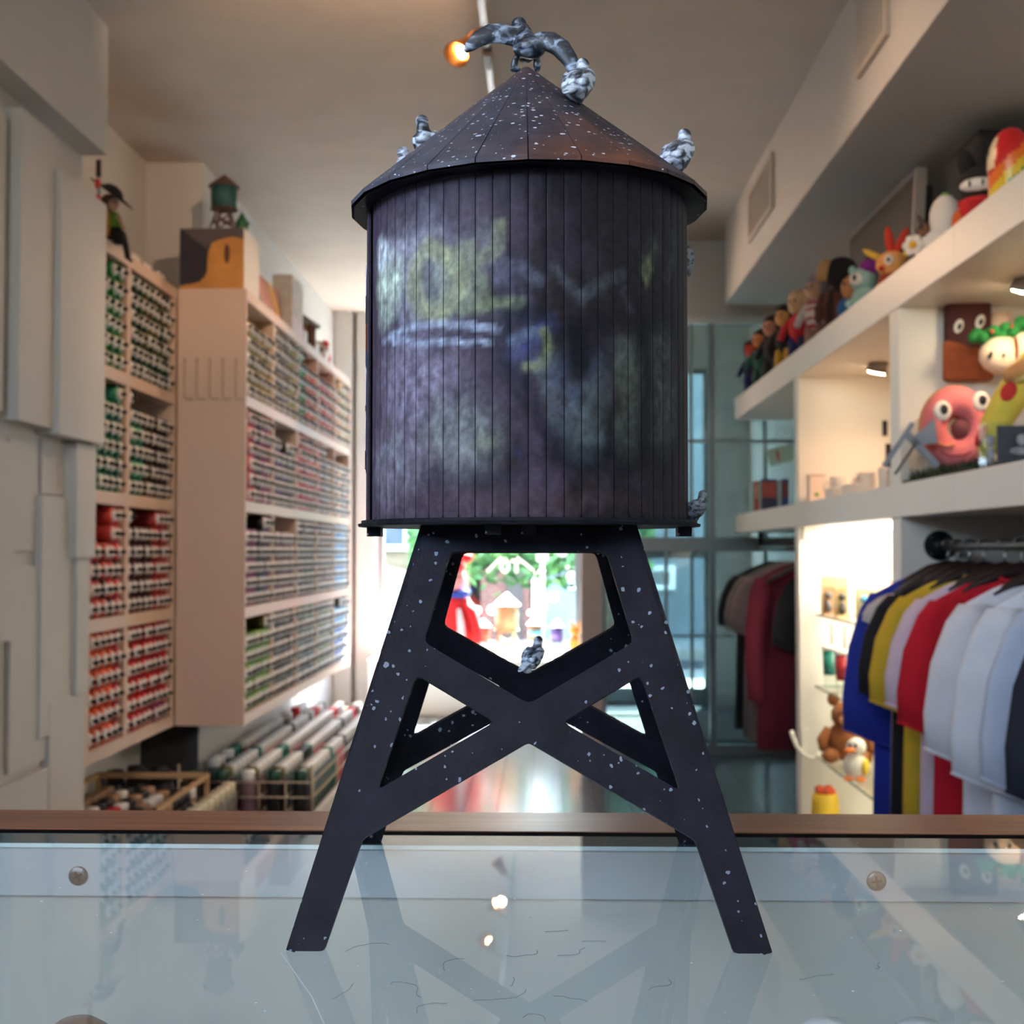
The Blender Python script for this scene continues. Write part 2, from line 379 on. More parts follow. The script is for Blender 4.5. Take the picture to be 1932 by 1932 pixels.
MB().box(-.05, .05, -.02, .02, 1.02, 1.15).build('cap', mat('galvanised', (130, 132, 130), .5), ps)

# ------------------------------------------------------------------ the glass counter
ct = thing('display_counter', 'glass topped shop display counter with a brown wood rail along its far edge', 'counter', (0, .3, 0))
GTOP = glass('counter_glass', (.97, .985, .98, 1), 1.62, .012, 1.0)
# light dust on the counter glass
_nt = GTOP.node_tree
_out = [n for n in _nt.nodes if n.type == 'OUTPUT_MATERIAL'][0]; _prev = _out.inputs[0].links[0].from_socket
_tc = N(_nt, 'ShaderNodeTexCoord'); _vo = N(_nt, 'ShaderNodeTexVoronoi'); _vo.inputs['Scale'].default_value = 210
_nt.links.new(_tc.outputs['Object'], _vo.inputs['Vector'])
_wn = N(_nt, 'ShaderNodeTexWhiteNoise'); _nt.links.new(_vo.outputs['Position'], _wn.inputs['Vector'])
_a = N(_nt, 'ShaderNodeMath', operation='LESS_THAN'); _nt.links.new(_vo.outputs['Distance'], _a.inputs[0])
_sz = N(_nt, 'ShaderNodeMath', operation='MULTIPLY'); _nt.links.new(_wn.outputs['Value'], _sz.inputs[0]); _sz.inputs[1].default_value = .10
_nt.links.new(_sz.outputs[0], _a.inputs[1])
_b = N(_nt, 'ShaderNodeMath', operation='GREATER_THAN'); _nt.links.new(_wn.outputs['Value'], _b.inputs[0]); _b.inputs[1].default_value = .93
_c = N(_nt, 'ShaderNodeMath', operation='MULTIPLY'); _nt.links.new(_a.outputs[0], _c.inputs[0]); _nt.links.new(_b.outputs[0], _c.inputs[1])
_df = N(_nt, 'ShaderNodeBsdfDiffuse'); _df.inputs[0].default_value = (.85, .87, .88, 1)
_mx = N(_nt, 'ShaderNodeMixShader'); _nt.links.new(_c.outputs[0], _mx.inputs[0]); _nt.links.new(_prev, _mx.inputs[1]); _nt.links.new(_df.outputs[0], _mx.inputs[2])
_nt.links.new(_mx.outputs[0], _out.inputs[0])
CLR = glass('glass_underside', (.99, 1, .995, 1), 1.01, 0, 0)
EDG = mat('glass_edge', (14, 46, 48), .5, .25, 30)
EDL = mat('glass_arris_glint', (205, 232, 234), .2, .05)  # pale colour paints in the glint along the polished lower edge
x0, x1, y0, y1 = -1.1, 1.1, .12 - .3, .567 - .3
g = MB()
g.add([(x0, y0, GZ), (x1, y0, GZ), (x1, y1, GZ), (x0, y1, GZ)], [(0, 1, 2, 3)], 0)
g.add([(x0, y0, GZ - .006), (x1, y0, GZ - .006), (x1, y1 - .0012, GZ - .006), (x0, y1 - .0012, GZ - .006)], [(0, 3, 2, 1)], 1)
g.add([(x0, y1, GZ), (x1, y1, GZ), (x1, y1, GZ - .0044), (x0, y1, GZ - .0044)], [(0, 1, 2, 3)], 2)
g.add([(x0, y1, GZ - .0044), (x1, y1, GZ - .0044), (x1, y1 - .0012, GZ - .006), (x0, y1 - .0012, GZ - .006)], [(0, 1, 2, 3)], 3)
me = bpy.data.meshes.new('glass_top'); me.from_pydata(g.v, [], g.f)
for m in (GTOP, CLR, EDG, EDL): me.materials.append(m)
me.polygons.foreach_set('material_index', g.m)
go = bpy.data.objects.new('glass_top', me); C.objects.link(go); go.parent = ct
# wood rail
m, nt, out = blank('counter_wood'); p = N(nt, 'ShaderNodeBsdfPrincipled'); p.inputs['Roughness'].default_value = .34
tc = N(nt, 'ShaderNodeTexCoord'); mp = N(nt, 'ShaderNodeMapping'); mp.inputs['Scale'].default_value = (4, 60, 60)
nz = N(nt, 'ShaderNodeTexNoise'); nz.inputs['Scale'].default_value = 3; nz.inputs['Detail'].default_value = 6
rp = N(nt, 'ShaderNodeValToRGB'); rp.color_ramp.elements[0].color = srgb(92, 52, 38); rp.color_ramp.elements[1].color = srgb(142, 92, 68)
rp.color_ramp.elements[0].position = .3; rp.color_ramp.elements[1].position = .72
for a, b in ((tc.outputs['Object'], mp.inputs[0]), (mp.outputs[0], nz.inputs[0]), (nz.outputs[0], rp.inputs[0]), (rp.outputs[0], p.inputs[0]), (p.outputs[0], out.inputs[0])): nt.links.new(a, b)
WOOD = m
MB().box(-1.1, 1.1, .2775, .322, .90, GZ - .0005).build('wood_rail', WOOD, ct, .0015)
MB().box(-1.1, 1.1, .2672, .2775, .90, GZ - .0006).build('rubber_gasket', mat('black_rubber', (10, 12, 16), .9, .1, 60, spec=.02), ct)
ALU = mat('brushed_aluminium', (196, 204, 206), .5, .05, 8, .0, metal=.25)
CASE = mat('case_white', (186, 188, 180), .6, .03, 4)
MB().box(-1.1, 1.1, .2640, .2658, GZ - .0268, GZ - .0062).build('metal_strip', ALU, ct)
MB().box(-1.1, 1.1, .2658, .2672, GZ - .20, GZ - .0062).build('case_back', CASE, ct)
MB().box(-1.1, 1.1, -.18, .2672, GZ - .204, GZ - .20).build('case_shelf', CASE, ct)
MB().box(-1.1, 1.1, -.18, -.1785, GZ - .20, GZ - .0062).build('case_front', CASE, ct)
MB().box(-1.1, 1.1, -.18, .322, .02, GZ - .204).build('counter_body', WOOD, ct)
SCW = mat('screw_steel', (128, 128, 126), .35, .15, 400, metal=.8); SCD = mat('screw_recess', (52, 46, 44), .6)
for x, q in ((-.2075, .5), (.1452, .15)):
    RM = Euler((PI / 2, 0, 0)).to_matrix().to_4x4()
    s_ = MB().lathe([(.0043, 0), (.0043, .0004), (.0035, .0009), (.0001, .0010)], 20, M=RM).build('screw', SCW, ct, loc=(x, .2640, GZ - .0180))
    r_ = MB()
    for k in (0, 1):
        r_.box(-.0023, .0023, -.0005, .0005, .0008, .00115, M=RM @ Euler((0, 0, q + k * PI / 2)).to_matrix().to_4x4())
    r_.build('recess', SCD, s_)
# domed tops of goods standing on the shelf inside the case, cut by the lower edge of the picture
for i, (x, y, r, c, lab) in enumerate(((-.1655, .45, .0142, (150, 128, 116), 'brown domed bottle inside the counter case'),
                                 (.0985, .45, .0142, (214, 222, 224), 'white domed bottle inside the counter case, beside the tower foot'),
                                 (.1310, .45, .0142, (208, 216, 218), 'white domed bottle inside the counter case, the one further from the tower'))):
    zt = -.0388 if i == 0 else -.0368
    H = .20 + zt
    o = MB().lathe([(r * 1.1, 0), (r * 1.15, .003), (r * 1.15, H - .045), (r * .98, H - .040), (r * .98, H - .014), (r * .93, H - .0085), (r * .75, H - .004), (r * .45, H - .001), (.0001, H)], 28).build('domed_bottle', mat('dome_%d' % i, c, .35, .04))
    o.location = (x, y, GZ - .20); tag(o, lab, 'bottle')
# fine dark hairs and crack lines lying on the glass
hb = MB(); rr = random.Random(21)
def hair(x, y, a, L, bend):
    pts = []; q = a
    for k in range(9):
        pts.append((x, y, GZ + .0002)); x += math.cos(q) * L * .7 / 8; y += math.sin(q) * L * .7 / 8; q += bend / 8 + rr.gauss(0, .42)
    hb.tube(pts, .00007, n=3, cap=False)
for a in ((-.012, .4, -.6, .02, 1.2), (-.03, .385, 1.9, .022, -2.2), (-.05, .41, 2.4, .025, 1), (.004, .40, .3, .02, -1.5), (.02, .415, 2.9, .012, .3), (.03, .37, 1.1, .02, 2),
          (-.02, .36, .2, .028, 1.2), (-.045, .372, 1.4, .03, -.5), (.0, .425, .1, .012, -.4), (.012, .36, 2.2, .016, 1.5), (.075, .38, .15, .018, -.4), (-.01, .372, 1.0, .012, 1), (.10, .39, .5, .01, .2), (.19, .4, .35, .03, .1),
          (-.06, .36, .9, .02, 1.6), (-.035, .35, 1.6, .02, .5), (.0, .345, 1.5, .016, 1.0)): hair(*a)
hb = stuff(hb.build('hair_lines', mat('dark_hair', (74, 78, 82), .6)))
hb['label'] = 'fine dark hairs and hairline cracks on the counter glass'; hb['category'] = 'hair'
sb = MB().tube([(-.083, .401, GZ + .0002), (-.066, .362, GZ + .0002), (-.055, .33, GZ + .0002)], .00008, n=3, cap=False)
sb = sb.build('scratch', mat('pale_scratch', (225, 232, 235), .5)); tag(sb, 'long pale scratch on the counter glass below a tower foot', 'scratch')

# ------------------------------------------------------------------ the model water tower
TX, TY = -.0058, .4805
def speck_mat(name, base, c2, speck, dens, sscale, rough=.6, streak=None, patch=None):
    """dark painted card with paint spatter"""
    m, nt, out = blank(name); p = N(nt, 'ShaderNodeBsdfPrincipled'); p.inputs['Roughness'].default_value = rough
    p.inputs['Specular IOR Level'].default_value = .12
    tc = N(nt, 'ShaderNodeTexCoord')
    nz = N(nt, 'ShaderNodeTexNoise'); nz.inputs['Scale'].default_value = 70; nz.inputs['Detail'].default_value = 6; nz.inputs['Roughness'].default_value = .65
    nt.links.new(tc.outputs['Object'], nz.inputs[0])
    rp = N(nt, 'ShaderNodeValToRGB'); rp.color_ramp.elements[0].position = .38; rp.color_ramp.elements[1].position = .66
    rp.color_ramp.elements[0].color = srgb(*base); rp.color_ramp.elements[1].color = srgb(*c2)
    nt.links.new(nz.outputs['Fac'], rp.inputs[0]); col = rp.outputs[0]
    if patch:
        n3 = N(nt, 'ShaderNodeTexNoise'); n3.inputs['Scale'].default_value = 26; n3.inputs['Detail'].default_value = 5
        nt.links.new(tc.outputs['Object'], n3.inputs[0])
        r3 = N(nt, 'ShaderNodeMapRange'); r3.inputs['From Min'].default_value = .5; r3.inputs['From Max'].default_value = .68; r3.inputs['To Max'].default_value = .75
        nt.links.new(n3.outputs['Fac'], r3.inputs[0])
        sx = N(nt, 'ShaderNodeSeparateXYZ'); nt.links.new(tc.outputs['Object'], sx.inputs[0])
        side = N(nt, 'ShaderNodeMapRange'); side.inputs['From Min'].default_value = -.02; side.inputs['From Max'].default_value = .045; side.inputs['To Min'].default_value = .12; nt.links.new(sx.outputs['X'], side.inputs[0])  # rust kept to +x, where it also paints in the warm lamplight
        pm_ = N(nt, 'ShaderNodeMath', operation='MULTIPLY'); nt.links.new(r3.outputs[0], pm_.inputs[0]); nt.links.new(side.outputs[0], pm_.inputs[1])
        cool_side = N(nt, 'ShaderNodeMapRange'); cool_side.inputs['From Min'].default_value = .01; cool_side.inputs['From Max'].default_value = -.06; cool_side.inputs['To Max'].default_value = .55; nt.links.new(sx.outputs['X'], cool_side.inputs[0])  # paler blue-grey towards -x: cool light put into the colour
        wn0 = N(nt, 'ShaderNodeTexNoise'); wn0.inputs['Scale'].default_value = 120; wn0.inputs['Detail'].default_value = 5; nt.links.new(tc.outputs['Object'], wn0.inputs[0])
        wq_ = N(nt, 'ShaderNodeMath', operation='MULTIPLY'); nt.links.new(cool_side.outputs[0], wq_.inputs[0]); nt.links.new(wn0.outputs['Fac'], wq_.inputs[1])
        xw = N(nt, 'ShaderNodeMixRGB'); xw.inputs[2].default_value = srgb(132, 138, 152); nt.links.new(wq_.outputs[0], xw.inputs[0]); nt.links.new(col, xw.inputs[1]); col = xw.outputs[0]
        x3 = N(nt, 'ShaderNodeMixRGB'); x3.inputs[2].default_value = srgb(*patch)
        nt.links.new(pm_.outputs[0], x3.inputs[0]); nt.links.new(col, x3.inputs[1]); col = x3.outputs[0]
    for sc, thr, rad in ((sscale, 1 - dens, .34), (sscale * .42, 1 - dens * .5, .20)):
        mp = N(nt, 'ShaderNodeMapping')
        if streak: mp.inputs['Scale'].default_value = streak
        nt.links.new(tc.outputs['Object'], mp.inputs[0])
        vo = N(nt, 'ShaderNodeTexVoronoi'); vo.inputs['Scale'].default_value = sc
        wz = N(nt, 'ShaderNodeTexNoise'); wz.inputs['Scale'].default_value = 500; nt.links.new(tc.outputs['Object'], wz.inputs[0])
        wv = N(nt, 'ShaderNodeVectorMath', operation='MULTIPLY_ADD'); wv.inputs[1].default_value = (.0016,) * 3; nt.links.new(wz.outputs['Color'], wv.inputs[0]); nt.links.new(mp.outputs[0], wv.inputs[2])
        nt.links.new(wv.outputs[0], vo.inputs['Vector'])
        wn = N(nt, 'ShaderNodeTexWhiteNoise'); nt.links.new(vo.outputs['Position'], wn.inputs[0])
        n2 = N(nt, 'ShaderNodeTexNoise'); n2.inputs['Scale'].default_value = 17; nt.links.new(tc.outputs['Object'], n2.inputs[0])
        cl = N(nt, 'ShaderNodeMath', operation='MULTIPLY_ADD'); nt.links.new(n2.outputs['Fac'], cl.inputs[0]); cl.inputs[1].default_value = 2.2; cl.inputs[2].default_value = -1.18
        ad = N(nt, 'ShaderNodeMath', operation='ADD'); nt.links.new(wn.outputs['Value'], ad.inputs[0]); nt.links.new(cl.outputs[0], ad.inputs[1])
        a = N(nt, 'ShaderNodeMath', operation='GREATER_THAN'); nt.links.new(ad.outputs[0], a.inputs[0]); a.inputs[1].default_value = thr
        b = N(nt, 'ShaderNodeMath', operation='LESS_THAN'); nt.links.new(vo.outputs['Distance'], b.inputs[0])
        sz = N(nt, 'ShaderNodeMath', operation='MULTIPLY'); nt.links.new(wn.outputs['Color'], sz.inputs[0]); sz.inputs[1].default_value = rad
        nt.links.new(sz.outputs[0], b.inputs[1])
        c = N(nt, 'ShaderNodeMath', operation='MULTIPLY'); nt.links.new(a.outputs[0], c.inputs[0]); nt.links.new(b.outputs[0], c.inputs[1])
        mx = N(nt, 'ShaderNodeMixRGB'); mx.inputs[2].default_value = srgb(*speck)
        nt.links.new(c.outputs[0], mx.inputs[0]); nt.links.new(col, mx.inputs[1]); col = mx.outputs[0]
    nt.links.new(col, p.inputs[0])
    bp = N(nt, 'ShaderNodeBump'); bp.inputs['Strength'].default_value = .18; bp.inputs['Distance'].default_value = .0006
    n4 = N(nt, 'ShaderNodeTexNoise'); n4.inputs['Scale'].default_value = 900; nt.links.new(tc.outputs['Object'], n4.inputs[0])
    nt.links.new(n4.outputs['Fac'], bp.inputs['Height']); nt.links.new(bp.outputs[0], p.inputs['Normal'])
    nt.links.new(p.outputs[0], out.inputs[0])
    return m
LEGM = speck_mat('leg_card', (19, 18, 25), (31, 30, 40), (128, 138, 150), .26, 420, .5)
ROOFM = speck_mat('roof_card', (40, 37, 44), (70, 60, 62), (205, 212, 222), .40, 420, .48, streak=(1, 1, 1.9), patch=(128, 78, 50))
PLATM = speck_mat('platform_card', (18, 18, 21), (36, 37, 43), (150, 156, 165), .05, 400, .55)

def leg_outline():
    outer = [(-.0768, 0), (-.0354, .1350), (.0354, .1350), (.0768, 0), (.0648, 0), (.0539, .0327), (0, .0625), (-.0539, .0327), (-.0648, 0)]
    holes = [[(-.0270, .1248), (.0270, .1248), (.0357, .0944), (0, .0744), (-.0357, .0944)],
             [(-.0378, .0838), (-.0112, .0688), (-.0497, .0474)], [(.0378, .0838), (.0112, .0688), (.0497, .0474)]]
    return outer, holes
def soften(poly, r):
    """round the corners of an outline a little"""
    out = []
    n = len(poly)
    for i, p in enumerate(poly):
        p = Vector(p); a = (Vector(poly[i - 1]) - p); b = (Vector(poly[(i + 1) % n]) - p)
        k = min(r, a.length * .3, b.length * .3)
        A = p + a.normalized() * k; B = p + b.normalized() * k
        out += [tuple(A), tuple((A + B + p * 2) / 4), tuple(B)]
    return out
from mathutils.geometry import tessellate_polygon
def sheet(outer, holes, t):
    """flat sheet of thickness t with cut-outs, in local x-z, front face at y=0"""
    loops = [outer] + holes
    flat = [Vector((u, v, 0)) for L in loops for u, v in L]
    tris = tessellate_polygon([[Vector((u, v, 0)) for u, v in L] for L in loops])
    n = len(flat)
    vs = [(p.x, 0, p.y) for p in flat] + [(p.x, t, p.y) for p in flat]
    fs = [tuple(f) for f in tris] + [tuple(i + n for i in reversed(f)) for f in tris]
    k = 0
    for L in loops:
        m = len(L)
        for i in range(m): a, b = k + i, k + (i + 1) % m; fs.append((a, b, b + n, a + n))
        k += m
    return vs, fs
def leg_panel(parent, m, half=.0768, top=.0375, h=.1368, t=.0028, k=1.0):
    outer, holes = leg_outline()
    vs, fs = sheet(soften(outer, .0012), [soften(q, .0022) for q in holes], t)
    mb = MB().add(vs, fs)
    me = mb.mesh('leg_frame', m)
    lean = math.atan2(half - top, h)
    for i in range(4):
        o = bpy.data.objects.new('leg_frame', me); C.objects.link(o); o.parent = parent
        o.scale = (k,) * 3
        o.matrix_local = (Euler((0, 0, i * PI / 2)).to_matrix().to_4x4() @ Matrix.Translation((0, -half * k, 0)) @ Euler((-lean, 0, 0)).to_matrix().to_4x4() @ Matrix.Diagonal((k, k, k / math.cos(lean) * h / .1350, 1)))
tw = thing('water_tower_model', 'black card model water tower with a conical roof standing on the glass counter', 'model tower', (TX, TY, GZ), math.radians(.5))
leg_panel(tw, LEGM)
# platform: two thin discs and the joist ends below it
ZP = .1355
pl = MB().lathe([(.0642, 0), (.0645, .0009), (.0640, .0011)], 64, smooth=False)
pl.lathe([(.0632, .0011), (.0632, .0022)], 64, smooth=False)
pl.build('platform', PLATM, tw, loc=(0, 0, ZP))
MB().box(-.035, .035, -.035, .035, -.0035, -.0001).build('platform_base', LEGM, tw, loc=(0, 0, ZP))
for x, y in ((-.0585, 0), (.0585, 0), (-.012, -.05), (-.012, .05), (.0, -.0352)):
    MB().box(-.0026, .0026, -.004, .004, -.0035, 0).build('joist_end', LEGM, tw, loc=(x, y, ZP))
# tank of staves, sprayed colours plus painted side light and eave shade, stored per vertex
ZT0, ZT1, RT = ZP + .0022, .2585, .0598
def smooth01(x): x = max(0., min(1., x)); return x * x * (3 - 2 * x)
def mixc(a, b, k): return tuple(a[i] + (b[i] - a[i]) * k for i in range(3))
def L3(*c): return srgb(*c)[:3]
def seg(px, py, pts):
    d = 1e9
    for (ax, ay), (bx, by) in zip(pts, pts[1:]):
        vx, vy = bx - ax, by - ay; l2 = vx * vx + vy * vy
        t = max(0, min(1, ((px - ax) * vx + (py - ay) * vy) / l2)); d = min(d, math.hypot(px - ax - vx * t, py - ay - vy * t))
    return d
# the paint plan in millimetres: u round the tank from its front seam, v up from the platform
PAINT = [ # kind, points / centre, size, colour, strength
    ('blob', (26.2, 87.8), (46.2, 31.7), (26, 22, 24), 0.55),
    ('blob', (2.0, 113.0), (64.4, 9.8), (24, 21, 26), 0.6),  # dark top band: shade under the eave and dark rust, painted in
    ('blob', (-5.0, 4.6), (59.8, 5.5), (74, 58, 58), 0.45),
    ('blob', (-43.5, 84.0), (25.5, 26.8), (134, 134, 147), 0.80),
    ('blob', (-45.3, 48.4), (25.2, 18.3), (140, 132, 152), 0.80),
    ('blob', (-25.7, 27.0), (16.9, 15.9), (126, 132, 132), 0.70),
    ('blob', (-55.6, 18.9), (21.6, 18.3), (128, 122, 136), 0.70),
    ('blob', (-7.3, 67.0), (7.2, 24.4), (71, 67, 88), 0.60),
    ('blob', (-50.1, 93.5), (14.0, 8.5), (165, 165, 175), 0.70),
    ('blob', (-65.5, 94.0), (9.0, 7.3), (241, 248, 253), 0.85),
    ('blob', (-60.2, 81.9), (12.6, 13.4), (212, 230, 206), 0.85),
    ('blob', (-29.7, 80.0), (16.1, 14.0), (144, 155, 136), 0.75),
    ('line', [(-37.0, 93.2), (-42.7, 87.5), (-43.2, 79.2), (-37.8, 71.4), (-31.1, 69.5), (-25.7, 74.9), (-23.7, 81.7), (-29.7, 90.5), (-37.0, 93.2)], 2.6, (152, 156, 112), 0.75),
    ('line', [(-37.0, 86.1), (-35.2, 77.6)], 2.4, (70, 66, 86), 0.75),
    ('blob', (-13.2, 92.6), (6.6, 9.2), (113, 115, 122), 0.65),
    ('line', [(-21.8, 89.7), (-19.3, 81.4), (-17.8, 76.1)], 3.0, (122, 128, 98), 0.65),
    ('line', [(-9.4, 98.2), (-10.6, 90.2), (-15.6, 87.5)], 1.7, (120, 124, 92), 0.65),
    ('line', [(-23.0, 69.5), (-13.2, 71.2), (-4.4, 71.5)], 1.6, (130, 144, 104), 0.65),
    ('blob', (-27.0, 62.2), (21.0, 1.7), (62, 51, 71), 0.7),
    ('line', [(-63.8, 64.0), (-51.1, 65.3), (-41.8, 66.2), (-29.7, 65.9), (-19.3, 64.2), (-9.6, 63.0)], 0.9, (168, 182, 204), 0.8),
    ('line', [(-58.0, 63.4), (-40.2, 60.5), (-25.7, 59.7), (-12.0, 59.0)], 0.8, (168, 184, 206), 0.8),
    ('line', [(-9.6, 79.7), (-7.3, 84.9), (-0.3, 81.9), (3.1, 79.6)], 1.8, (92, 96, 112), 0.55),
    ('line', [(8.9, 83.2), (13.7, 77.6), (17.3, 73.7), (26.2, 79.6), (33.1, 82.7)], 1.5, (86, 92, 98), 0.5),
    ('line', [(17.3, 74.9), (16.7, 71.4)], 1.2, (92, 96, 104), 0.5),
    ('line', [(34.6, 78.1), (36.9, 71.3)], 1.1, (80, 84, 94), 0.45),
    ('blob', (23.6, 78.2), (5.2, 3.0), (65, 72, 65), 0.4),
    ('blob', (46.4, 86.9), (3.0, 5.5), (119, 124, 88), 0.75),
    ('blob', (48.9, 93.3), (5.6, 4.3), (70, 77, 73), 0.5),
    ('line', [(62.0, 100.7), (63.5, 94.9), (57.8, 85.2)], 1.7, (70, 76, 80), 0.5),
    ('line', [(2.0, 67.5), (-6.1, 67.0), (-9.4, 57.8), (-7.5, 49.1), (-0.3, 40.9), (5.4, 31.7), (11.3, 23.2), (21.0, 19.3)], 2.8, (17, 17, 27), 0.92),
    ('blob', (0.2, 56.5), (7.1, 8.8), (60, 68, 104), 0.75),
    ('line', [(4.3, 61.2), (7.2, 56.6), (5.4, 50.8), (-0.3, 50.5)], 1.3, (142, 148, 84), 0.7),
    ('line', [(-5.0, 58.9), (0.2, 61.7)], 1.4, (116, 136, 160), 0.55),
    ('blob', (-0.3, 57.7), (1.6, 1.7), (48, 52, 112), 0.7),
    ('line', [(8.9, 49.7), (14.3, 35.9), (18.5, 24.5)], 5.1, (82, 94, 98), 0.8),
    ('line', [(23.8, 50.3), (22.3, 36.2), (21.0, 25.1)], 4.1, (78, 88, 88), 0.75),
    ('blob', (12.5, 47.5), (4.8, 7.3), (45, 48, 80), 0.6),
    ('blob', (23.8, 52.6), (2.9, 5.5), (47, 51, 80), 0.55),
    ('blob', (17.3, 41.8), (2.4, 4.9), (44, 45, 91), 0.5),
    ('line', [(11.9, 60.8), (17.3, 51.1)], 3.9, (13, 13, 21), 0.96),
    ('line', [(22.9, 65.4), (17.5, 49.4)], 3.3, (13, 13, 21), 0.96),
    ('line', [(17.3, 61.6), (17.3, 55.8)], 3.6, (13, 13, 21), 0.95),
    ('line', [(28.3, 62.3), (28.6, 51.7)], 2.4, (13, 13, 20), 0.9),
    ('line', [(27.8, 35.3), (28.3, 22.4)], 1.9, (14, 14, 20), 0.9),
    ('line', [(35.5, 57.0), (37.0, 40.6), (35.8, 25.1)], 4.2, (82, 90, 80), 0.78),
    ('line', [(45.0, 65.1), (45.7, 46.0), (44.2, 25.5)], 3.0, (15, 16, 21), 0.92),
    ('line', [(54.2, 61.4), (56.6, 44.6), (55.3, 28.7)], 5.6, (76, 82, 78), 0.7),
    ('blob', (52.4, 46.7), (3.5, 4.6), (93, 96, 98), 0.5),
    ('line', [(71.2, 66.4), (72.8, 46.4), (65.9, 27.0)], 2.7, (14, 14, 19), 0.9),
    ('line', [(28.9, 64.7), (40.8, 67.0), (69.0, 69.8)], 3.2, (15, 15, 20), 0.85),
    ('line', [(11.3, 20.8), (26.2, 19.1), (40.8, 20.8), (62.0, 23.6)], 3.8, (14, 14, 20), 0.85),
    ('blob', (-15.6, 24.4), (5.8, 4.9), (114, 122, 98), 0.5),
    ('line', [(-65.5, 22.0), (-53.3, 26.7), (-51.5, 17.5)], 1.9, (126, 134, 142), 0.45),
    ('line', [(-37.0, 13.9), (-21.8, 12.3), (-6.1, 13.3)], 2.1, (38, 36, 46), 0.6),
    ('blob', (-19.3, 41.9), (7.8, 1.8), (50, 46, 60), 0.5),
    ('blob', (-6.1, 18.5), (1.7, 3.2), (58, 50, 110), 0.6),
    ('blob', (-33.2, 35.6), (2.4, 11.0), (125, 134, 134), 0.35)]
PAINT = [(k, g_, s_, L3(*c), a) for k, g_, s_, c, a in PAINT]
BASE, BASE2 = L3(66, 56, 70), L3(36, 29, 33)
def paint(th, v):
    """th: angle round the tank (0 at the front), v: height in mm"""
    u = th * RT * 1000
    n1 = noise.fractal(Vector((u * .05, v * .05, 3.1)), 1.0, 2.0, 4); n2 = noise.fractal(Vector((u * .14, v * .10, 9.7)), 1.0, 2.0, 4)
    n3 = noise.fractal(Vector((u * .35, v * .2, 1.7)), 1.0, 2.0, 3)
    c = mixc(BASE2, BASE, smooth01(.5 + n1 * .8 - u * .013))  # base paler towards the left: side light put into the colour
    if abs(u) < 95:
        uu, vv = u + n1 * 4 + n2 * 2.5, v + n2 * 4 + n1 * 3
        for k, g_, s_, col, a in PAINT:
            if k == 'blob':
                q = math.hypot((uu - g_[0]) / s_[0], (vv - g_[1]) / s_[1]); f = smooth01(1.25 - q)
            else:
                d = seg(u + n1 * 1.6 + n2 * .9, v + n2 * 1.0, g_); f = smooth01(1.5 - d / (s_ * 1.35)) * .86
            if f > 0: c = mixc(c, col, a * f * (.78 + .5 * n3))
    k = 1 + .28 * n3
    return tuple(max(.004, x * k) for x in c)
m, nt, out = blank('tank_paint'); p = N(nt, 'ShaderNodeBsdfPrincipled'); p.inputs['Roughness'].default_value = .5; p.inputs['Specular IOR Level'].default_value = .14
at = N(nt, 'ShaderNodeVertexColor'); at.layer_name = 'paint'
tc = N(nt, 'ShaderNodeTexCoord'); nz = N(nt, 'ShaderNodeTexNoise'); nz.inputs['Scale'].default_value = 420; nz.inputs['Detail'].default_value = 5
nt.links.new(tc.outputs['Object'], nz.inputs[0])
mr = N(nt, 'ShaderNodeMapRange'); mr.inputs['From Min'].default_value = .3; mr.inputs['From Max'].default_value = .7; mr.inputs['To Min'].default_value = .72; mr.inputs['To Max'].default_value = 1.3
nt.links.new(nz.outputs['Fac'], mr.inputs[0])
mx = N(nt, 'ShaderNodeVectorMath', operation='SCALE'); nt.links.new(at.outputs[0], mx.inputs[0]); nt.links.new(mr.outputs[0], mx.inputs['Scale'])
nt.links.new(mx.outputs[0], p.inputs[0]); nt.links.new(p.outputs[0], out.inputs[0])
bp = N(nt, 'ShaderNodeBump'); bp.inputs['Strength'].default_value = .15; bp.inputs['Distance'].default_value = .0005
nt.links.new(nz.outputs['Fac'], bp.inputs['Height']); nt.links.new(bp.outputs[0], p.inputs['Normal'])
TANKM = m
NS = 62
MB().lathe([(RT - .0012, ZT0), (RT - .0012, ZT1)], 96).build('tank_core', mat('tank_gap', (14, 12, 15), .8), tw)
dth = 2 * PI / NS
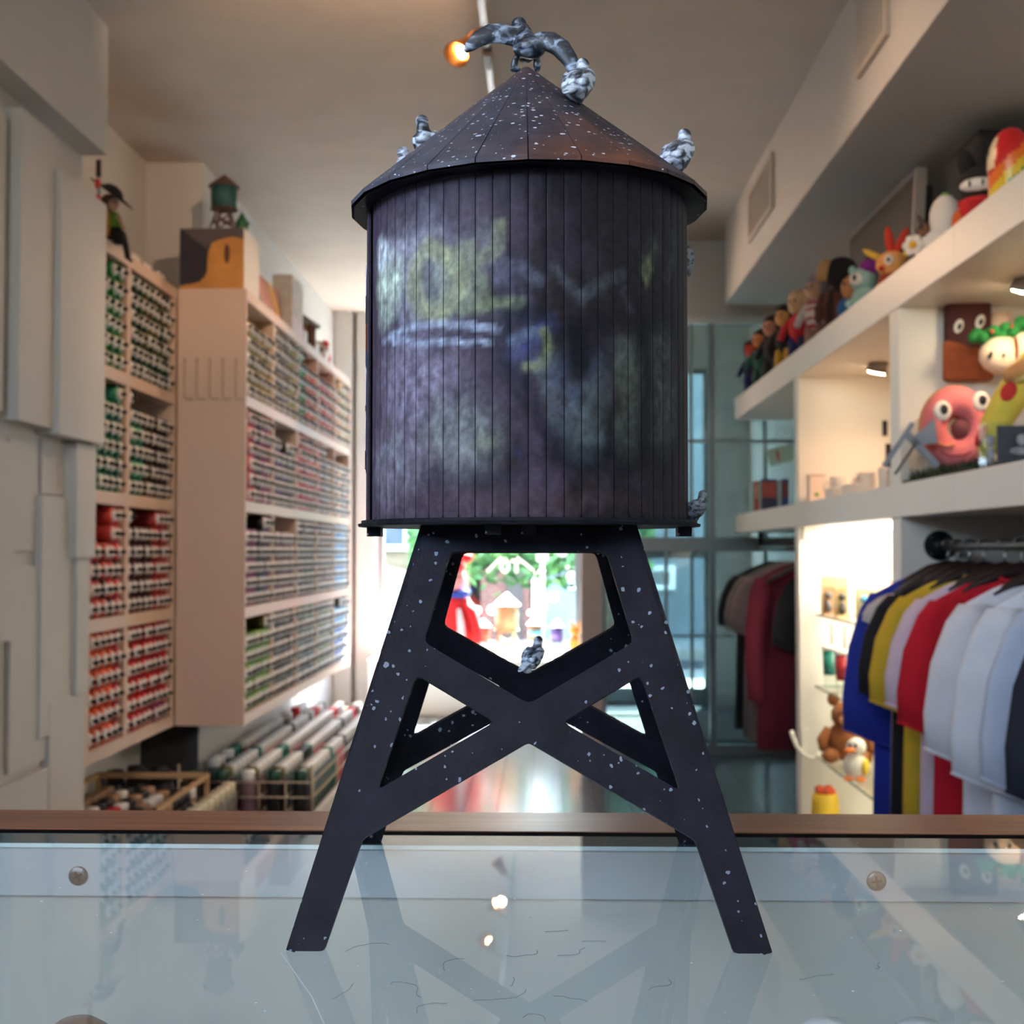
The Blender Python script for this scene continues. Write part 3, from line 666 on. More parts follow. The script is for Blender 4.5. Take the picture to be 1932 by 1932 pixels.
for i in range(NS):
    tc0 = (i + .5) * dth; tc_ = tc0 if tc0 < PI else tc0 - 2 * PI
    front = abs(tc_) < 1.85
    back_r = .0016 if tc_ < -1.36 else 0
    r = RT + back_r; gap = .00014 / r
    na, nv = (6, 92) if front else (3, 12)
    vs = []; cols = []; fs = []
    for j in range(nv + 1):
        z = ZT0 + (ZT1 - ZT0) * j / nv
        for a in range(na + 1):
            th = tc_ + (a / na - .5) * (dth - 2 * gap)
            rr_ = r - (.00022 if a in (0, na) else 0)
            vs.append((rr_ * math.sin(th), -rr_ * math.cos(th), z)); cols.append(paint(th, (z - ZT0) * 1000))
    W = na + 1
    for j in range(nv):
        for a in range(na): q = j * W + a; fs.append((q, q + 1, q + W + 1, q + W))
    b = len(vs)   # inner edges of the stave
    for z in (ZT0, ZT1):
        for s_ in (-.5, .5):
            th = tc_ + s_ * (dth - 2 * gap); vs.append(((r - .0011) * math.sin(th), -(r - .0011) * math.cos(th), z)); cols.append((.02, .018, .02))
    fs += [(0, nv * W, b + 2, b), (na, b + 1, b + 3, nv * W + na), (nv * W, nv * W + na, b + 3, b + 2), (0, b, b + 1, na)]
    me = bpy.data.meshes.new('stave'); me.from_pydata(vs, [], fs); me.materials.append(TANKM)
    ca = me.color_attributes.new('paint', 'FLOAT_COLOR', 'POINT')
    ca.data.foreach_set('color', [x for c in cols for x in (*c, 1)])
    me.polygons.foreach_set('use_smooth', [True] * (nv * na) + [False] * 4)
    o = bpy.data.objects.new('stave', me); C.objects.link(o); o.parent = tw
# stickers round the side of the tank, seen edge-on
for z0, z1, c, th0 in ((.222, .2325, (230, 228, 222), -1.42), (.210, .2245, (62, 64, 62), -1.46), (.2005, .2105, (205, 112, 52), -1.44), (.1965, .2005, (96, 128, 168), -1.42),
                  (.181, .194, (232, 232, 230), -1.41), (.178, .190, (72, 62, 72), -1.48), (.164, .1775, (226, 228, 228), -1.43), (.157, .1635, (38, 40, 44), -1.46)):
    mb = MB(); r = RT + .0021; q = []
    for k in range(6):
        th = th0 - k * .05
        q.append((r * math.sin(th), -r * math.cos(th), z0 + .0012 * math.sin(k * 2.1))); q.append((r * math.sin(th), -r * math.cos(th), z1 + .0012 * math.cos(k * 1.7)))
    mb.add(q, [(2 * k, 2 * k + 2, 2 * k + 3, 2 * k + 1) for k in range(5)])
    o = mb.build('sticker', mat('sticker_%d_%d_%d' % c, c, .4), tw)
    sd = o.modifiers.new('thick', 'SOLIDIFY'); sd.thickness = .0003
# conical roof of 24 flat card panels with open seams
RR, HR, ZR = .0678, .0557, .2569
roofM = Matrix.Translation((0, 0, ZR)) @ Euler((math.radians(.1), math.radians(-1.1), 0)).to_matrix().to_4x4()
for i in range(24):
    a0, a1 = -PI / 2 + i * PI / 12 + .0028, -PI / 2 + (i + 1) * PI / 12 - .0028
    vs = []
    for dz in (0, -.0016):
        for f, hh in ((1, 0), (.5, .5), (.02, .98)):
            for a in (a0, a1): vs.append((RR * f * math.cos(a), RR * f * math.sin(a), HR * hh + dz))
    fs = [(0, 1, 3, 2), (2, 3, 5, 4), (6, 8, 9, 7), (8, 10, 11, 9), (0, 6, 7, 1), (4, 5, 11, 10), (0, 2, 8, 6), (2, 4, 10, 8), (1, 7, 9, 3), (3, 9, 11, 5)]
    MB().add(vs, fs, M=roofM).build('roof_panel', ROOFM, tw)
MB().lathe([(RR * .985, 0), (.001, HR - .0015)], 24, smooth=False, M=roofM @ Matrix.Translation((0, 0, -.0022)) @ Euler((0, 0, 0)).to_matrix().to_4x4()).build('roof_lining', PLATM, tw)

# ------------------------------------------------------------------ birds on the tower
def bird_mat(name, light, dark, sc):
    m, nt, out = blank(name); p = N(nt, 'ShaderNodeBsdfPrincipled'); p.inputs['Roughness'].default_value = .35
    tc = N(nt, 'ShaderNodeTexCoord')
    mp = N(nt, 'ShaderNodeMapping'); mp.inputs['Scale'].default_value = (.8, .6, 1.3); nt.links.new(tc.outputs['Object'], mp.inputs[0])
    nz = N(nt, 'ShaderNodeTexNoise'); nz.inputs['Scale'].default_value = sc; nz.inputs['Detail'].default_value = 3; nz.inputs['Distortion'].default_value = 1.2
    nt.links.new(mp.outputs[0], nz.inputs[0])
    sx = N(nt, 'ShaderNodeSeparateXYZ'); nt.links.new(tc.outputs['Object'], sx.inputs[0])
    k = N(nt, 'ShaderNodeMath', operation='MULTIPLY_ADD'); nt.links.new(sx.outputs['Z'], k.inputs[0]); k.inputs[1].default_value = -4; k.inputs[2].default_value = .05
    a = N(nt, 'ShaderNodeMath', operation='ADD'); nt.links.new(nz.outputs['Fac'], a.inputs[0]); nt.links.new(k.outputs[0], a.inputs[1])
    rp = N(nt, 'ShaderNodeValToRGB'); e = rp.color_ramp.elements
    e[0].position = .40; e[0].color = srgb(*dark); e[1].position = .57; e[1].color = srgb(*light)
    q = e.new(.485); q.color = srgb(*[int(dark[i] * .55 + light[i] * .45) for i in range(3)])
    nt.links.new(a.outputs[0], rp.inputs[0]); nt.links.new(rp.outputs[0], p.inputs[0]); nt.links.new(p.outputs[0], out.inputs[0])
    return m
BIRDM = bird_mat('bird_paint', (206, 212, 220), (26, 29, 36), 170)
BIRDW = bird_mat('bird_paint_wings', (150, 162, 176), (24, 28, 36), 200)
for n_ in BIRDW.node_tree.nodes:
    if n_.type == 'VALTORGB': n_.color_ramp.elements[0].position = .47; n_.color_ramp.elements[1].position = .56; n_.color_ramp.elements[2].position = .66
BIRDD = bird_mat('bird_paint_dark', (120, 124, 130), (18, 18, 22), 300)
def blend(mb, name, m, voxel=.00042, smooth=5):
    o = mb.build(name, m)
    r = o.modifiers.new('merge', 'REMESH'); r.mode = 'VOXEL'; r.voxel_size = voxel; r.use_smooth_shade = True
    s = o.modifiers.new('soften', 'SMOOTH'); s.iterations = smooth; s.factor = .5
    return o
def perched(mb):
    """a pigeon standing with folded wings, facing -y, 17 mm tall, foot at the origin"""
    mb.ball((0, .0008, .0066), (.0050, .0074, .0058), rot=(math.radians(-38), 0, 0))
    mb.ball((0, -.0030, .0095), (.0038, .0040, .0046))
    mb.ball((0, -.0040, .0128), (.0026, .0028, .0044))
    mb.ball((0, -.0046, .0160), (.0025, .0030, .0025))
    mb.tube([(0, -.0068, .0162), (0, -.0088, .0155)], [.0009, .0003], n=6)
    for s_ in (-1, 1):
        mb.ball((s_ * .0042, .0014, .0074), (.0015, .0066, .0040), rot=(math.radians(-42), 0, s_ * .12))
    mb.ball((0, .0082, .0024), (.0026, .0062, .0012), rot=(math.radians(-30), 0, 0))
    mb.ball((0, -.0002, .0008), (.0016, .0018, .0010))
    return mb
pig0 = None
def pigeon(loc, rz, label, k=1.0, tilt=(0, 0), m=None):
    global pig0
    if pig0 is None:
        pig0 = blend(perched(MB()), 'pigeon', BIRDM); o = pig0
    else:
        o = pig0.copy(); C.objects.link(o)
        if m: o.data = pig0.data.copy(); o.data.materials[0] = m
    o.location = loc; o.rotation_euler = (tilt[0], tilt[1], rz); o.scale = (k,) * 3
    return tag(o, label, 'bird', 'model pigeons on the water tower')
def tpos(x, y, z): return (TX + x, TY + y, GZ + z)
slope = HR / RR
pigeon(tpos(.0185, -.0195, ZR + HR - .0270 * slope + .0002), 2.75, 'model pigeon standing upright on the roof panel just below the spread-winged bird', 1.0)
pigeon(tpos(.0555, -.0130, ZR + HR - .0572 * slope + .0006), 2.45, 'grey streaked model pigeon perched at the roof edge above the right eave', .98)
pigeon(tpos(-.0400, .0165, ZR + HR - .0433 * slope + .0026), -.5, 'model pigeon whose white head shows over the far roof slope', 1.0)
pigeon(tpos(-.0475, .0210, ZR + HR - .0520 * slope + .0022), -2.2, 'model pigeon low behind the roof slope with only a small grey head showing', .92)
pigeon(tpos(.0012, .0484, .0772 + .0002), 2.5, 'spotted model pigeon sitting where the far crossed braces meet', .74)
pigeon(tpos(.0620, -.0085, ZP + .0022), 1.2, 'dark model pigeon squeezed on the platform rim beside the tank', .62, m=BIRDD)
pigeon(tpos(.0618, .0100, .2330), 2.2, 'dark model pigeon clinging to the tank under the eave', .88, (math.radians(-32), 0), BIRDD)
# the bird with spread wings on the peak
mb = MB()
mb.ball((0, .0010, .0100), (.0048, .0066, .0056), rot=(math.radians(-30), 0, 0)); mb.ball((.0008, -.0022, .0078), (.0058, .0046, .0034))
mb.ball((-.0008, .0016, .0142), (.0040, .0038, .0056), rot=(0, -.3, 0)); mb.ball((-.0026, .0022, .0190), (.0031, .0034, .0030)); mb.ball((.0022, -.0040, .0074), (.0058, .0046, .0040))
mb.tube([(-.0022, .0046, .0196), (-.0022, .0072, .0188)], [.0011, .0003], n=6)
for pts in ([(-.0010, 0, .0112), (-.0050, -.0004, .0128), (-.0090, -.0009, .0138), (-.0135, -.0014, .0136), (-.0178, -.0018, .0116), (-.0212, -.0020, .0088), (-.0232, -.0020, .0070)],
            [(.0020, 0, .0112), (.0060, -.0004, .0122), (.0100, -.0009, .0116), (.0140, -.0012, .0088), (.0172, -.0014, .0042), (.0192, -.0014, -.0008), (.0198, -.0014, -.0034)]):
    rg = []
    for k, p in enumerate(pts):
        d = Vector(pts[min(k + 1, 6)]) - Vector(pts[max(k - 1, 0)]); n_ = Vector((-d.z, 0, d.x)).normalized()
        ch, tk = ((.0030, .0016), (.0038, .0015), (.0042, .0014), (.0040, .0012), (.0034, .0010), (.0024, .0009), (.0008, .0006))[k]
        rg.append([tuple(Vector(p) + n_ * ch * (math.cos(q_) - .15) + Vector((0, tk * math.sin(q_), 0))) for q_ in [2 * PI * i / 14 for i in range(14)]])
    mb.loft(rg)
mb.ball((-.0042, -.0010, .0030), (.0014, .0014, .0034), rot=(0, .25, 0)); mb.ball((-.0040, -.001, .0004), (.0022, .0020, .0010)); mb.ball((.0044, -.001, .0022), (.0016, .0016, .0030))
fb = blend(mb, 'pigeon', BIRDM); fb.location = tpos(-.0012, -.001, ZR + HR - .0028)
fb.data.materials[0] = BIRDW
tag(fb, 'model pigeon with both wings spread on the very peak of the roof', 'bird', 'model pigeons on the water tower')
tag(MB().ball((0, 0, 0), (.0020, .0016, .0013), 0, 12).build('glue_blob', mat('clear_glue', (190, 196, 200), .15), loc=tpos(-.0012, .0446, .0772)), 'shiny drop of glue at the foot of the spotted pigeon', 'glue')

# ------------------------------------------------------------------ can shelves on the left wall
SH = mat('shelf_laminate', (214, 186, 166), .42, .03, 3)
Z0, ZTOP, BT = .391, 2.156, .045
HROW = (ZTOP - Z0 - BT) / 4
def can_shelf(label, xb, xf, ys, th, y_end):
    """ys: y of every upright; boards run the whole length"""
    t = thing('can_shelf', label, 'shelf', (xb, ys[0], Z0))
    def P(mb, name, m=SH): return mb.build(name, m, t, .0015)
    D = xf - xb; L = y_end - ys[0]; HT = ZTOP - Z0
    for i in range(5):
        P(MB().box(0, D, 0, L, i * HROW, i * HROW + BT), 'shelf_board')
    for i in range(4):
        for j, y in enumerate(ys):
            P(MB().box(0.003, D - .002, y - ys[0], y - ys[0] + th, i * HROW + BT, (i + 1) * HROW), 'upright')
    MB().box(0, .003, 0, L, BT, HT - BT).build('back_panel', DARKBACK, t)
    return t
U1 = [4.085, 4.47, 5.035]
can_shelf('white can shelf set back beside the block wall, filled with green and red cans', -1.735, -1.487, U1, .04, 5.075)
U2 = [5.082, 5.605, 6.150, 6.695, 7.240, 7.80]
t2 = can_shelf('white can shelf standing further out along the wall, five columns of cans wide', -1.484, -1.205, U2, .022, 7.822)
MB().box(0, .279, -.004, 0, 0, ZTOP - Z0).build('end_panel', SH, t2)

def can_mesh(n, mats):
    mb = MB(); M = Euler((0, PI / 2, 0)).to_matrix().to_4x4()
    mb.lathe([(.0300, -.19), (.0308, -.186), (.0308, -.034), (.0314, -.033), (.0314, -.004), (.0285, 0)], n, 0, M=M)
    mb.lathe([(.0215, -.004), (.0215, .004), (.0190, .009), (.0115, .011)], n, 1, M=M)
    mb.lathe([(.0070, .010), (.0070, .024), (.0056, .027)], max(6, n - 4), 2, M=M)
    return mb
m, nt, out = blank('can_colour'); p = N(nt, 'ShaderNodeBsdfPrincipled'); p.inputs['Roughness'].default_value = .35
oi = N(nt, 'ShaderNodeObjectInfo'); nt.links.new(oi.outputs['Color'], p.inputs[0]); nt.links.new(p.outputs[0], out.inputs[0]); CANCOL = m
m, nt, out = blank('can_colour_many'); p = N(nt, 'ShaderNodeBsdfPrincipled'); p.inputs['Roughness'].default_value = .35
at = N(nt, 'ShaderNodeVertexColor'); at.layer_name = 'paint'; nt.links.new(at.outputs[0], p.inputs[0]); nt.links.new(p.outputs[0], out.inputs[0]); CANMANY = m
CANTOP = mat('can_top', (226, 224, 222), .4, .03); NOZ = mat('can_nozzle', (24, 24, 27), .45)
canme = can_mesh(12, None).mesh('spray_can', [CANCOL, CANTOP, NOZ])
CN = {'green': (44, 130, 58), 'deepgreen': (26, 74, 52), 'olive': (104, 98, 50), 'teal': (16, 112, 92), 'black': (34, 30, 34), 'brown': (72, 46, 40), 'maroon': (76, 32, 44), 'red': (196, 40, 52),
      'coral': (206, 72, 72), 'orange': (232, 104, 62), 'mint': (70, 176, 138), 'mustard': (158, 136, 40), 'grey': (120, 116, 112), 'lime': (128, 170, 60), 'purple': (98, 62, 112), 'rose': (196, 96, 104),
      'peach': (232, 170, 130), 'tan': (176, 140, 108), 'magenta': (160, 56, 112), 'mauve': (128, 100, 106), 'sky': (110, 168, 205), 'sage': (132, 150, 124), 'slate': (92, 112, 112), 'blue': (60, 104, 178), 'cream': (214, 204, 176), 'yellowgreen': (160, 160, 40), 'darkgrey': (66, 64, 66)}
ORD = 'first second third fourth fifth sixth seventh eighth ninth tenth eleventh twelfth thirteenth fourteenth fifteenth sixteenth seventeenth eighteenth nineteenth twentieth twenty-first twenty-second twenty-third twenty-fourth twenty-fifth twenty-sixth twenty-seventh twenty-eighth twenty-ninth thirtieth thirty-first'.split()
ROWS = ['top', 'second', 'third', 'bottom']
def lay(col_y, n, pitch, r, plan, colname):
    """individual cans: plan(i along y, j upwards) gives a colour name or None"""
    zb = Z0 + (3 - r) * HROW + BT + .0322
    for j in range(6):
        for i in range(n):
            c = plan(i, j)
            if not c: continue
            o = bpy.data.objects.new('spray_can', canme); C.objects.link(o)
            o.location = (-1.500 + R.uniform(-.004, .004), col_y + .035 + i * pitch + R.uniform(-.0008, .0008), zb + j * .0636)
            o.rotation_euler = (R.uniform(0, 6.28), 0, 0); rc = CN[c]; k = R.uniform(.88, 1.1)
            q = srgb(*[min(255, x * k) for x in rc]); o.color = q
            tag(o, f'{c} spray can, {ROWS[r]} compartment {colname}, {ORD[j]} row up, {ORD[i]} along', 'spray can', f'{c} spray cans, {ROWS[r]} compartment {colname}')
c1, c2 = 'by the block wall', 'by the end panel'
lay(U1[0] + .044, 5, .0665, 0, lambda i, j: None if (j == 5 and i < 3) else 'green', c1)
lay(U1[1] + .039, 8, .0648, 0, lambda i, j: 'deepgreen' if i < 3 or j < 2 else ('olive' if (i + j) % 3 else 'deepgreen'), c2)
lay(U1[0] + .044, 5, .0665, 1, lambda i, j: (None if i < 4 else 'mint') if j == 5 else 'teal', c1)
lay(U1[1] + .039, 8, .0648, 1, lambda i, j: None if j == 5 and i > 0 else ('black' if j == 5 else ('mint' if i in (1, 2) and j % 2 else 'teal') if i < 3 else ('brown' if (i + j) % 2 else 'black')), c2)
lay(U1[0] + .044, 5, .0665, 2, lambda i, j: (None if i < 3 else 'coral') if j >= 4 else ('coral' if j == 3 else 'maroon' if (i + j) % 3 == 0 else 'coral'), c1)
lay(U1[1] + .039, 8, .0648, 2, lambda i, j: (('brown' if i == 0 else None) if i < 5 else 'coral') if j == 5 else ('coral' if i > 4 else 'maroon'), c2)
lay(U1[0] + .044, 5, .0665, 3, lambda i, j: 'orange' if i < 4 else 'red', c1)
lay(U1[1] + .039, 8, .0648, 3, lambda i, j: 'red' if not (j == 0 and i > 4) else 'magenta', c2)
# the further shelf: far more than can be singled out, one object
PL2 = [[lambda i, j: None if j == 5 else ('mustard' if i != 2 or j > 2 else 'olive'), lambda i, j: 'yellowgreen' if i > 5 else 'grey' if (j % 2 or i > 2) else 'darkgrey', lambda i, j: None if (j == 5 and i > 2) else 'green' if i < 4 else 'orange',
        lambda i, j: None if j == 5 else 'orange' if i == 0 else 'black' if i < 2 else 'coral' if i < 4 else 'rose', lambda i, j: None if j == 5 and i < 4 else 'black' if i < 2 else 'peach' if i < 4 else 'cream'],
       [lambda i, j: None if i == 0 else 'red' if i < 3 else 'black' if i == 4 else 'magenta', lambda i, j: (None if j == 5 or i > 2 and i < 5 else 'black') if j >= 4 else 'purple' if i < 5 else 'darkgrey', lambda i, j: None if i == 0 and j > 3 else 'black' if i == 0 else 'red' if i < 3 else 'rose',
        lambda i, j: 'rose' if i < 3 else None if j == 5 and i > 4 else 'darkgrey' if i < 6 else 'tan', lambda i, j: None if j == 5 else 'darkgrey' if i < 3 else 'peach' if i < 5 else 'grey'],
       [lambda i, j: None if j == 5 and i < 5 else 'magenta' if i < 4 else 'black' if i < 6 else 'purple', lambda i, j: None if j == 5 else 'black' if i == 0 else 'tan' if i == 2 and j > 2 else 'mauve', lambda i, j: 'darkgrey' if (j + i) % 2 else 'grey', lambda i, j: 'brown' if j % 2 else 'tan', lambda i, j: 'sky'],
       [lambda i, j: (None if i < 6 else 'olive') if j == 5 else 'lime', lambda i, j: 'cream' if i == 0 else 'darkgrey' if j % 2 else 'grey', lambda i, j: 'slate' if j < 4 else 'sage', lambda i, j: 'sage' if (i + j) % 3 else 'mustard', lambda i, j: (None if i < 4 else 'black') if j == 5 else 'sky' if j > 2 else 'blue']]
big = can_mesh(9, None); V0 = [Vector(v) for v in big.v]; vs = []; fs = []; ms = []; cols = []
for r in range(4):
    for c in range(5):
        for j in range(6):
            for i in range(8):
                n_ = PL2[r][c](i, j)
                if not n_: continue
                o = Vector((-1.218 + R.uniform(-.004, .004), U2[c] + .024 + .032 + i * .0638 + R.uniform(-.0005, .0005), Z0 + (3 - r) * HROW + BT + .0322 + j * .0636))
                b = len(vs); k = R.uniform(.85, 1.12); q = srgb(*[min(255, x * k) for x in CN[n_]])
                vs += [v + o for v in V0]; fs += [tuple(x + b for x in f) for f in big.f]; ms += big.m; cols += list(q) * len(V0)
me = bpy.data.meshes.new('spray_can_rows'); me.from_pydata(vs, [], fs)
for m in (CANMANY, CANTOP, NOZ): me.materials.append(m)
me.polygons.foreach_set('material_index', ms); me.polygons.foreach_set('use_smooth', [True] * len(fs))
me.color_attributes.new('paint', 'FLOAT_COLOR', 'POINT').data.foreach_set('color', cols)
o = stuff(bpy.data.objects.new('spray_can_rows', me)); C.objects.link(o)
o['label'] = 'hundreds of white topped spray cans filling the five column shelf'; o['category'] = 'spray cans'

# wire pegs on the end panel
WIRE = mat('peg_wire', (172, 150, 132), .35, .05, metal=.5)
pk = None
for i, x in enumerate((-1.455, -1.405, -1.352, -1.299, -1.246)):
    if pk is None:
        pk = MB().tube([(0, 0, .16), (0, -.003, .15), (0, -.004, .02), (.004, -.006, .004), (.012, -.006, 0), (.036, -.006, 0)], .0024, n=6).box(-.004, .004, -.002, .002, .15, .166).build('wire_peg', WIRE)
        o = pk
    else: o = pk.copy(); C.objects.link(o)
    o.location = (x, 5.078, EYE + .615)
    tag(o, ['wire peg on the white end panel, the one nearest the can compartments', 'second wire peg on the end panel from the near can compartments', 'middle one of the five wire pegs on the end panel', 'fourth wire peg on the end panel, second from the outer corner', 'wire peg on the end panel closest to its outer corner'][i], 'peg', 'wire pegs on the end panel')

# ------------------------------------------------------------------ racks of paint bottles on the floor
BOTME = {}
def bottle(loc, body, cap, label, group, k=1.0):
    key = (body, cap)
    if key not in BOTME:
        mb = MB().lathe([(.030, 0), (.033, .004), (.033, .130), (.030, .145), (.022, .150)], 12, 0)
        mb.lathe([(.026, .148), (.027, .152), (.027, .182), (.024, .186), (.0001, .187)], 12, 1)
        BOTME[key] = mb.mesh('paint_bottle', [mat('bottle_%s' % body, CN[body], .35), mat('cap_%s' % cap, CN[cap] if cap in CN else (236, 236, 234), .35)])
    o = bpy.data.objects.new('paint_bottle', BOTME[key]); C.objects.link(o); o.location = loc; o.scale = (k,) * 3; o.rotation_euler = (0, 0, R.uniform(0, 6))
    return tag(o, label, 'paint bottle', group)
RACK = mat('rack_wire', (196, 178, 156), .4, .05, metal=.2)
rk = thing('wire_rack', 'low wire rack under the five column shelf, packed with upright paint bottles', 'rack', (-1.205, 5.09, 0))
rx0, rx1, ry1 = -.265, .275, 2.42
MB().box(rx0, rx1, 0, ry1, .012, .018).build('rack_floor', RACK, rk)
for x in (rx0, rx1):
    for z in (.016, .105, .165): MB().tube([(x, 0, z), (x, ry1, z)], .004, n=6).build('rail', RACK, rk)
MB().box(rx1 + .006, rx1 + .03, 0, ry1, .0, .05).build('base_rail', mat('rack_base', (206, 196, 182), .5), rk)
for y in (0, .6, 1.2, 1.8, ry1):
    for x in (rx0, rx1): MB().tube([(x, y, 0), (x, y, .235 if y == 0 else .17)], .0055, n=6).build('post', RACK, rk)
    if y in (0, ry1):
        for z in (.105, .165): MB().tube([(rx0, y, z), (rx1, y, z)], .003, n=6).build('cross_wire', RACK, rk)
for i in range(1, 5):
    x = rx0 + (rx1 - rx0) * i / 5
    MB().tube([(x, 0, .02), (x, 0, .165)], .003, n=6).build('post', RACK, rk); MB().tube([(x, 0, .105), (x, ry1, .105)], .003, n=6).build('rail', RACK, rk)
bands = [(.0, .08, 'black', 'deepgreen'), (.08, .17, 'brown', 'olive'), (.17, .62, 'slate', 'white'), (.62, .78, 'teal', 'teal'), (.78, 1.05, 'rose', 'white'), (1.05, 1.5, 'brown', 'white'), (1.5, 2.0, 'grey', 'white'), (2.0, 2.15, 'coral', 'red'), (2.15, 2.5, 'grey', 'white')]
for a in range(5):
    for b in range(31):
        y = .045 + b * .0765
        if y > 2.38 or (a == 0 and R.random() < .25): continue
        for y0, y1, body, cap in bands:
            if y0 <= y < y1: break
        if R.random() < .10: body, cap = R.choice((('brown', 'black'), ('slate', 'white'), ('mauve', 'white')))
        capn = cap if cap in CN else 'white'
        bottle((-1.205 + rx0 + .055 + a * .1075, 5.09 + y, .02), body, cap, f'{body} bottle, {capn} cap, wire rack, {ORD[a]} lane from wall, {ORD[b]} from near end', f'{body} bottles with {capn} caps in the wire rack')
cr = thing('bottle_crate', 'framed bottle crate on the floor under the shelf beside the block wall', 'crate', (-1.50, 4.52, 0))
CRW = mat('crate_wood', (190, 154, 112), .55, .1, 20)
for s_ in (-.21, .21):
    for z0 in (.225, .10, .0): MB().box(s_ - .007, s_ + .007, -.33, .33, z0, z0 + .014).build('side_rail', CRW, cr)
    for y in (-.322, .322): MB().box(s_ - .008, s_ + .008, y - .008, y + .008, .014, .245).build('corner_post', CRW, cr)
MB().box(-.201, .201, .314, .33, .225, .245).build('end_rail', CRW, cr); MB().box(-.201, .201, -.33, -.316, .10, .114).build('end_rail', CRW, cr); MB().box(-.201, .201, -.312, .312, 0, .012).build('crate_floor', CRW, cr)
for a in range(5):
    for b in range(8):
        bd, cp = R.choice((('tan', 'black'), ('tan', 'white'), ('cream', 'black'), ('grey', 'tan'), ('tan', 'tan'), ('cream', 'tan'), ('black', 'black')))
        if (a, b) in ((3, 1), (2, 2)): bd, cp = 'tan', 'red'
        bottle((-1.50 - .156 + a * .078, 4.52 - .268 + b * .077, .0128), bd, cp, f'{bd} bottle with {cp} cap in the crate, {ORD[b]} row back, {ORD[a]} from the wall', f'{bd} bottles with {cp} caps in the crate')
for b in range(9):
    bottle((-1.235, 4.30 + b * .082, 0), 'grey', 'cream' if b else 'red', f'grey paint bottle in the single row beside the crate, {ORD[b]} from its near end' if b else 'grey paint bottle with a red cap at the near end of the single row', 'single row of grey bottles' if b else None)
for b in range(5):
    bottle((-1.685 + b * .048, 4.97 + (b % 2) * .10, 0), 'black', 'black', f'black paint bottle standing behind the framed crate, {ORD[b]} from the wall', 'black bottles behind the crate', 1.25)
tag(MB().box(-1.737, -1.492, 5.44, 5.458, 0, .60).build('wall_shade_sheet', mat('wall_shade_sheet', (70, 66, 64), .8)), 'dark grey sheet painting in the shade on the wall under the end panel', 'board')  # dark sheet laid over the wall face to paint its shade

# ------------------------------------------------------------------ things on top of the can shelves
def mini_tower(loc, label, tank, roof, leg, r=.05, th=.10, lh=.085, rh=.045, cat='model tower', rz=0, band=None):
    t = thing('small_water_tower', label, cat, loc, rz)
    k = r / .0598
    M_ = mat('mt_leg_%d_%d_%d' % leg, leg, .6)
    leg_panel(t, M_, .0768, .0375, .1368, .005, lh / .1368 if lh < .1368 * k else k)
    kk = lh / .1368 if lh < .1368 * k else k
    zb = .1368 * kk
    MB().lathe([(r * 1.08, zb), (r * 1.08, zb + .004)], 24, smooth=False).build('platform', M_, t)
    MB().lathe([(r, zb + .004), (r * 1.01, zb + .004 + th * .5), (r, zb + .004 + th)], 24).build('tank', mat('mt_tank_%d_%d_%d' % tank, tank, .6, .35, 30), t)
    if band: MB().lathe([(r * 1.02, zb + .004 + th * .25), (r * 1.025, zb + .004 + th * .62)], 24).build('painted_band', mat('mt_band_%d_%d_%d' % band, band, .6, .4, 40), t)
    z = zb + .004 + th
    MB().lathe([(r * 1.02, z - .002), (r * 1.22, z - .004), (r * 1.22, z), (.002, z + rh)], 20, smooth=False).build('roof', mat('mt_roof_%d_%d_%d' % roof, roof, .6), t)
    return t
zt = ZTOP
bx = thing('printed_box', 'printed carton with a tan wood and black drip picture on top of the shelf', 'box', (-1.352, 5.228, zt))
MB().box(-.133, .133, -.135, .135, 0, .252).build('carton', mat('carton_white', (214, 208, 198), .5, .03), bx, .002)
PT = mat('print_tan', (196, 134, 62), .5, .2, 9)
MB().box(-.131, .131, -.1362, -.1352, .002, .250).build('print_ground', PT, bx)
MB().prism([(-.131, .25), (.131, .25), (.131, .205), (.085, .215), (.035, .205), (.0, .19), (-.012, .16), (-.018, .12), (-.018, .075), (-.03, .05), (-.05, .03), (-.085, .022), (-.131, .015)], -.1372, -.1362).build('print_drip', mat('print_black', (38, 32, 42), .5, .2), bx)
MB().prism([(-.131, .25), (.131, .25), (.131, .205), (.085, .215), (.035, .205), (.0, .19), (-.02, .165)], -.1380, -.1372).build('print_shade', mat('print_grey', (82, 72, 72), .5, .1), bx)
MB().prism([(.062 + .012 * math.cos(q), .145 + .04 * math.sin(q)) for q in [2 * PI * k / 16 for k in range(16)]], -.1372, -.1362).build('print_knot', mat('print_brown', (92, 56, 38), .5), bx)
mini_tower((-1.322, 5.165, zt + .252), 'small model water tower with a teal tank standing on the printed carton', (36, 84, 82), (96, 66, 54), (96, 76, 64), .052, .094, .092, .050)
o = thing('green_figure', 'small green pointed figure beside the teal water tower', 'figure', (-1.243, 5.15, zt + .252))
MB().lathe([(.018, 0), (.026, .008), (.026, .035), (.014, .055), (.003, .078)], 12).build('body', mat('green_plastic', (24, 92, 54), .5), o); MB().ball((.02, -.008, .028), (.013, .01, .012)).build('arm', mat('green_plastic', (24, 92, 54), .5), o)
tt = thing('canvas_print', 'small canvas with a pale pink and orange print leaning behind the shelf front', 'canvas', (-1.245, 5.70, zt))
CM = Euler((0, math.radians(-6), 0)).to_matrix().to_4x4()
MB().box(-.015, .0, -.26, .27, 0.001, .165, M=CM).build('canvas', mat('canvas_pink', (186, 128, 110), .7, .25, 8), tt)
MB().prism([(-.26, 0), (-.26, .07), (-.18, .06), (-.1, .03), (0, .05), (.1, .0)], .0002, .0012, 'x', M=CM).build('teal_shape', mat('canvas_teal', (104, 128, 124), .7, .2), tt)
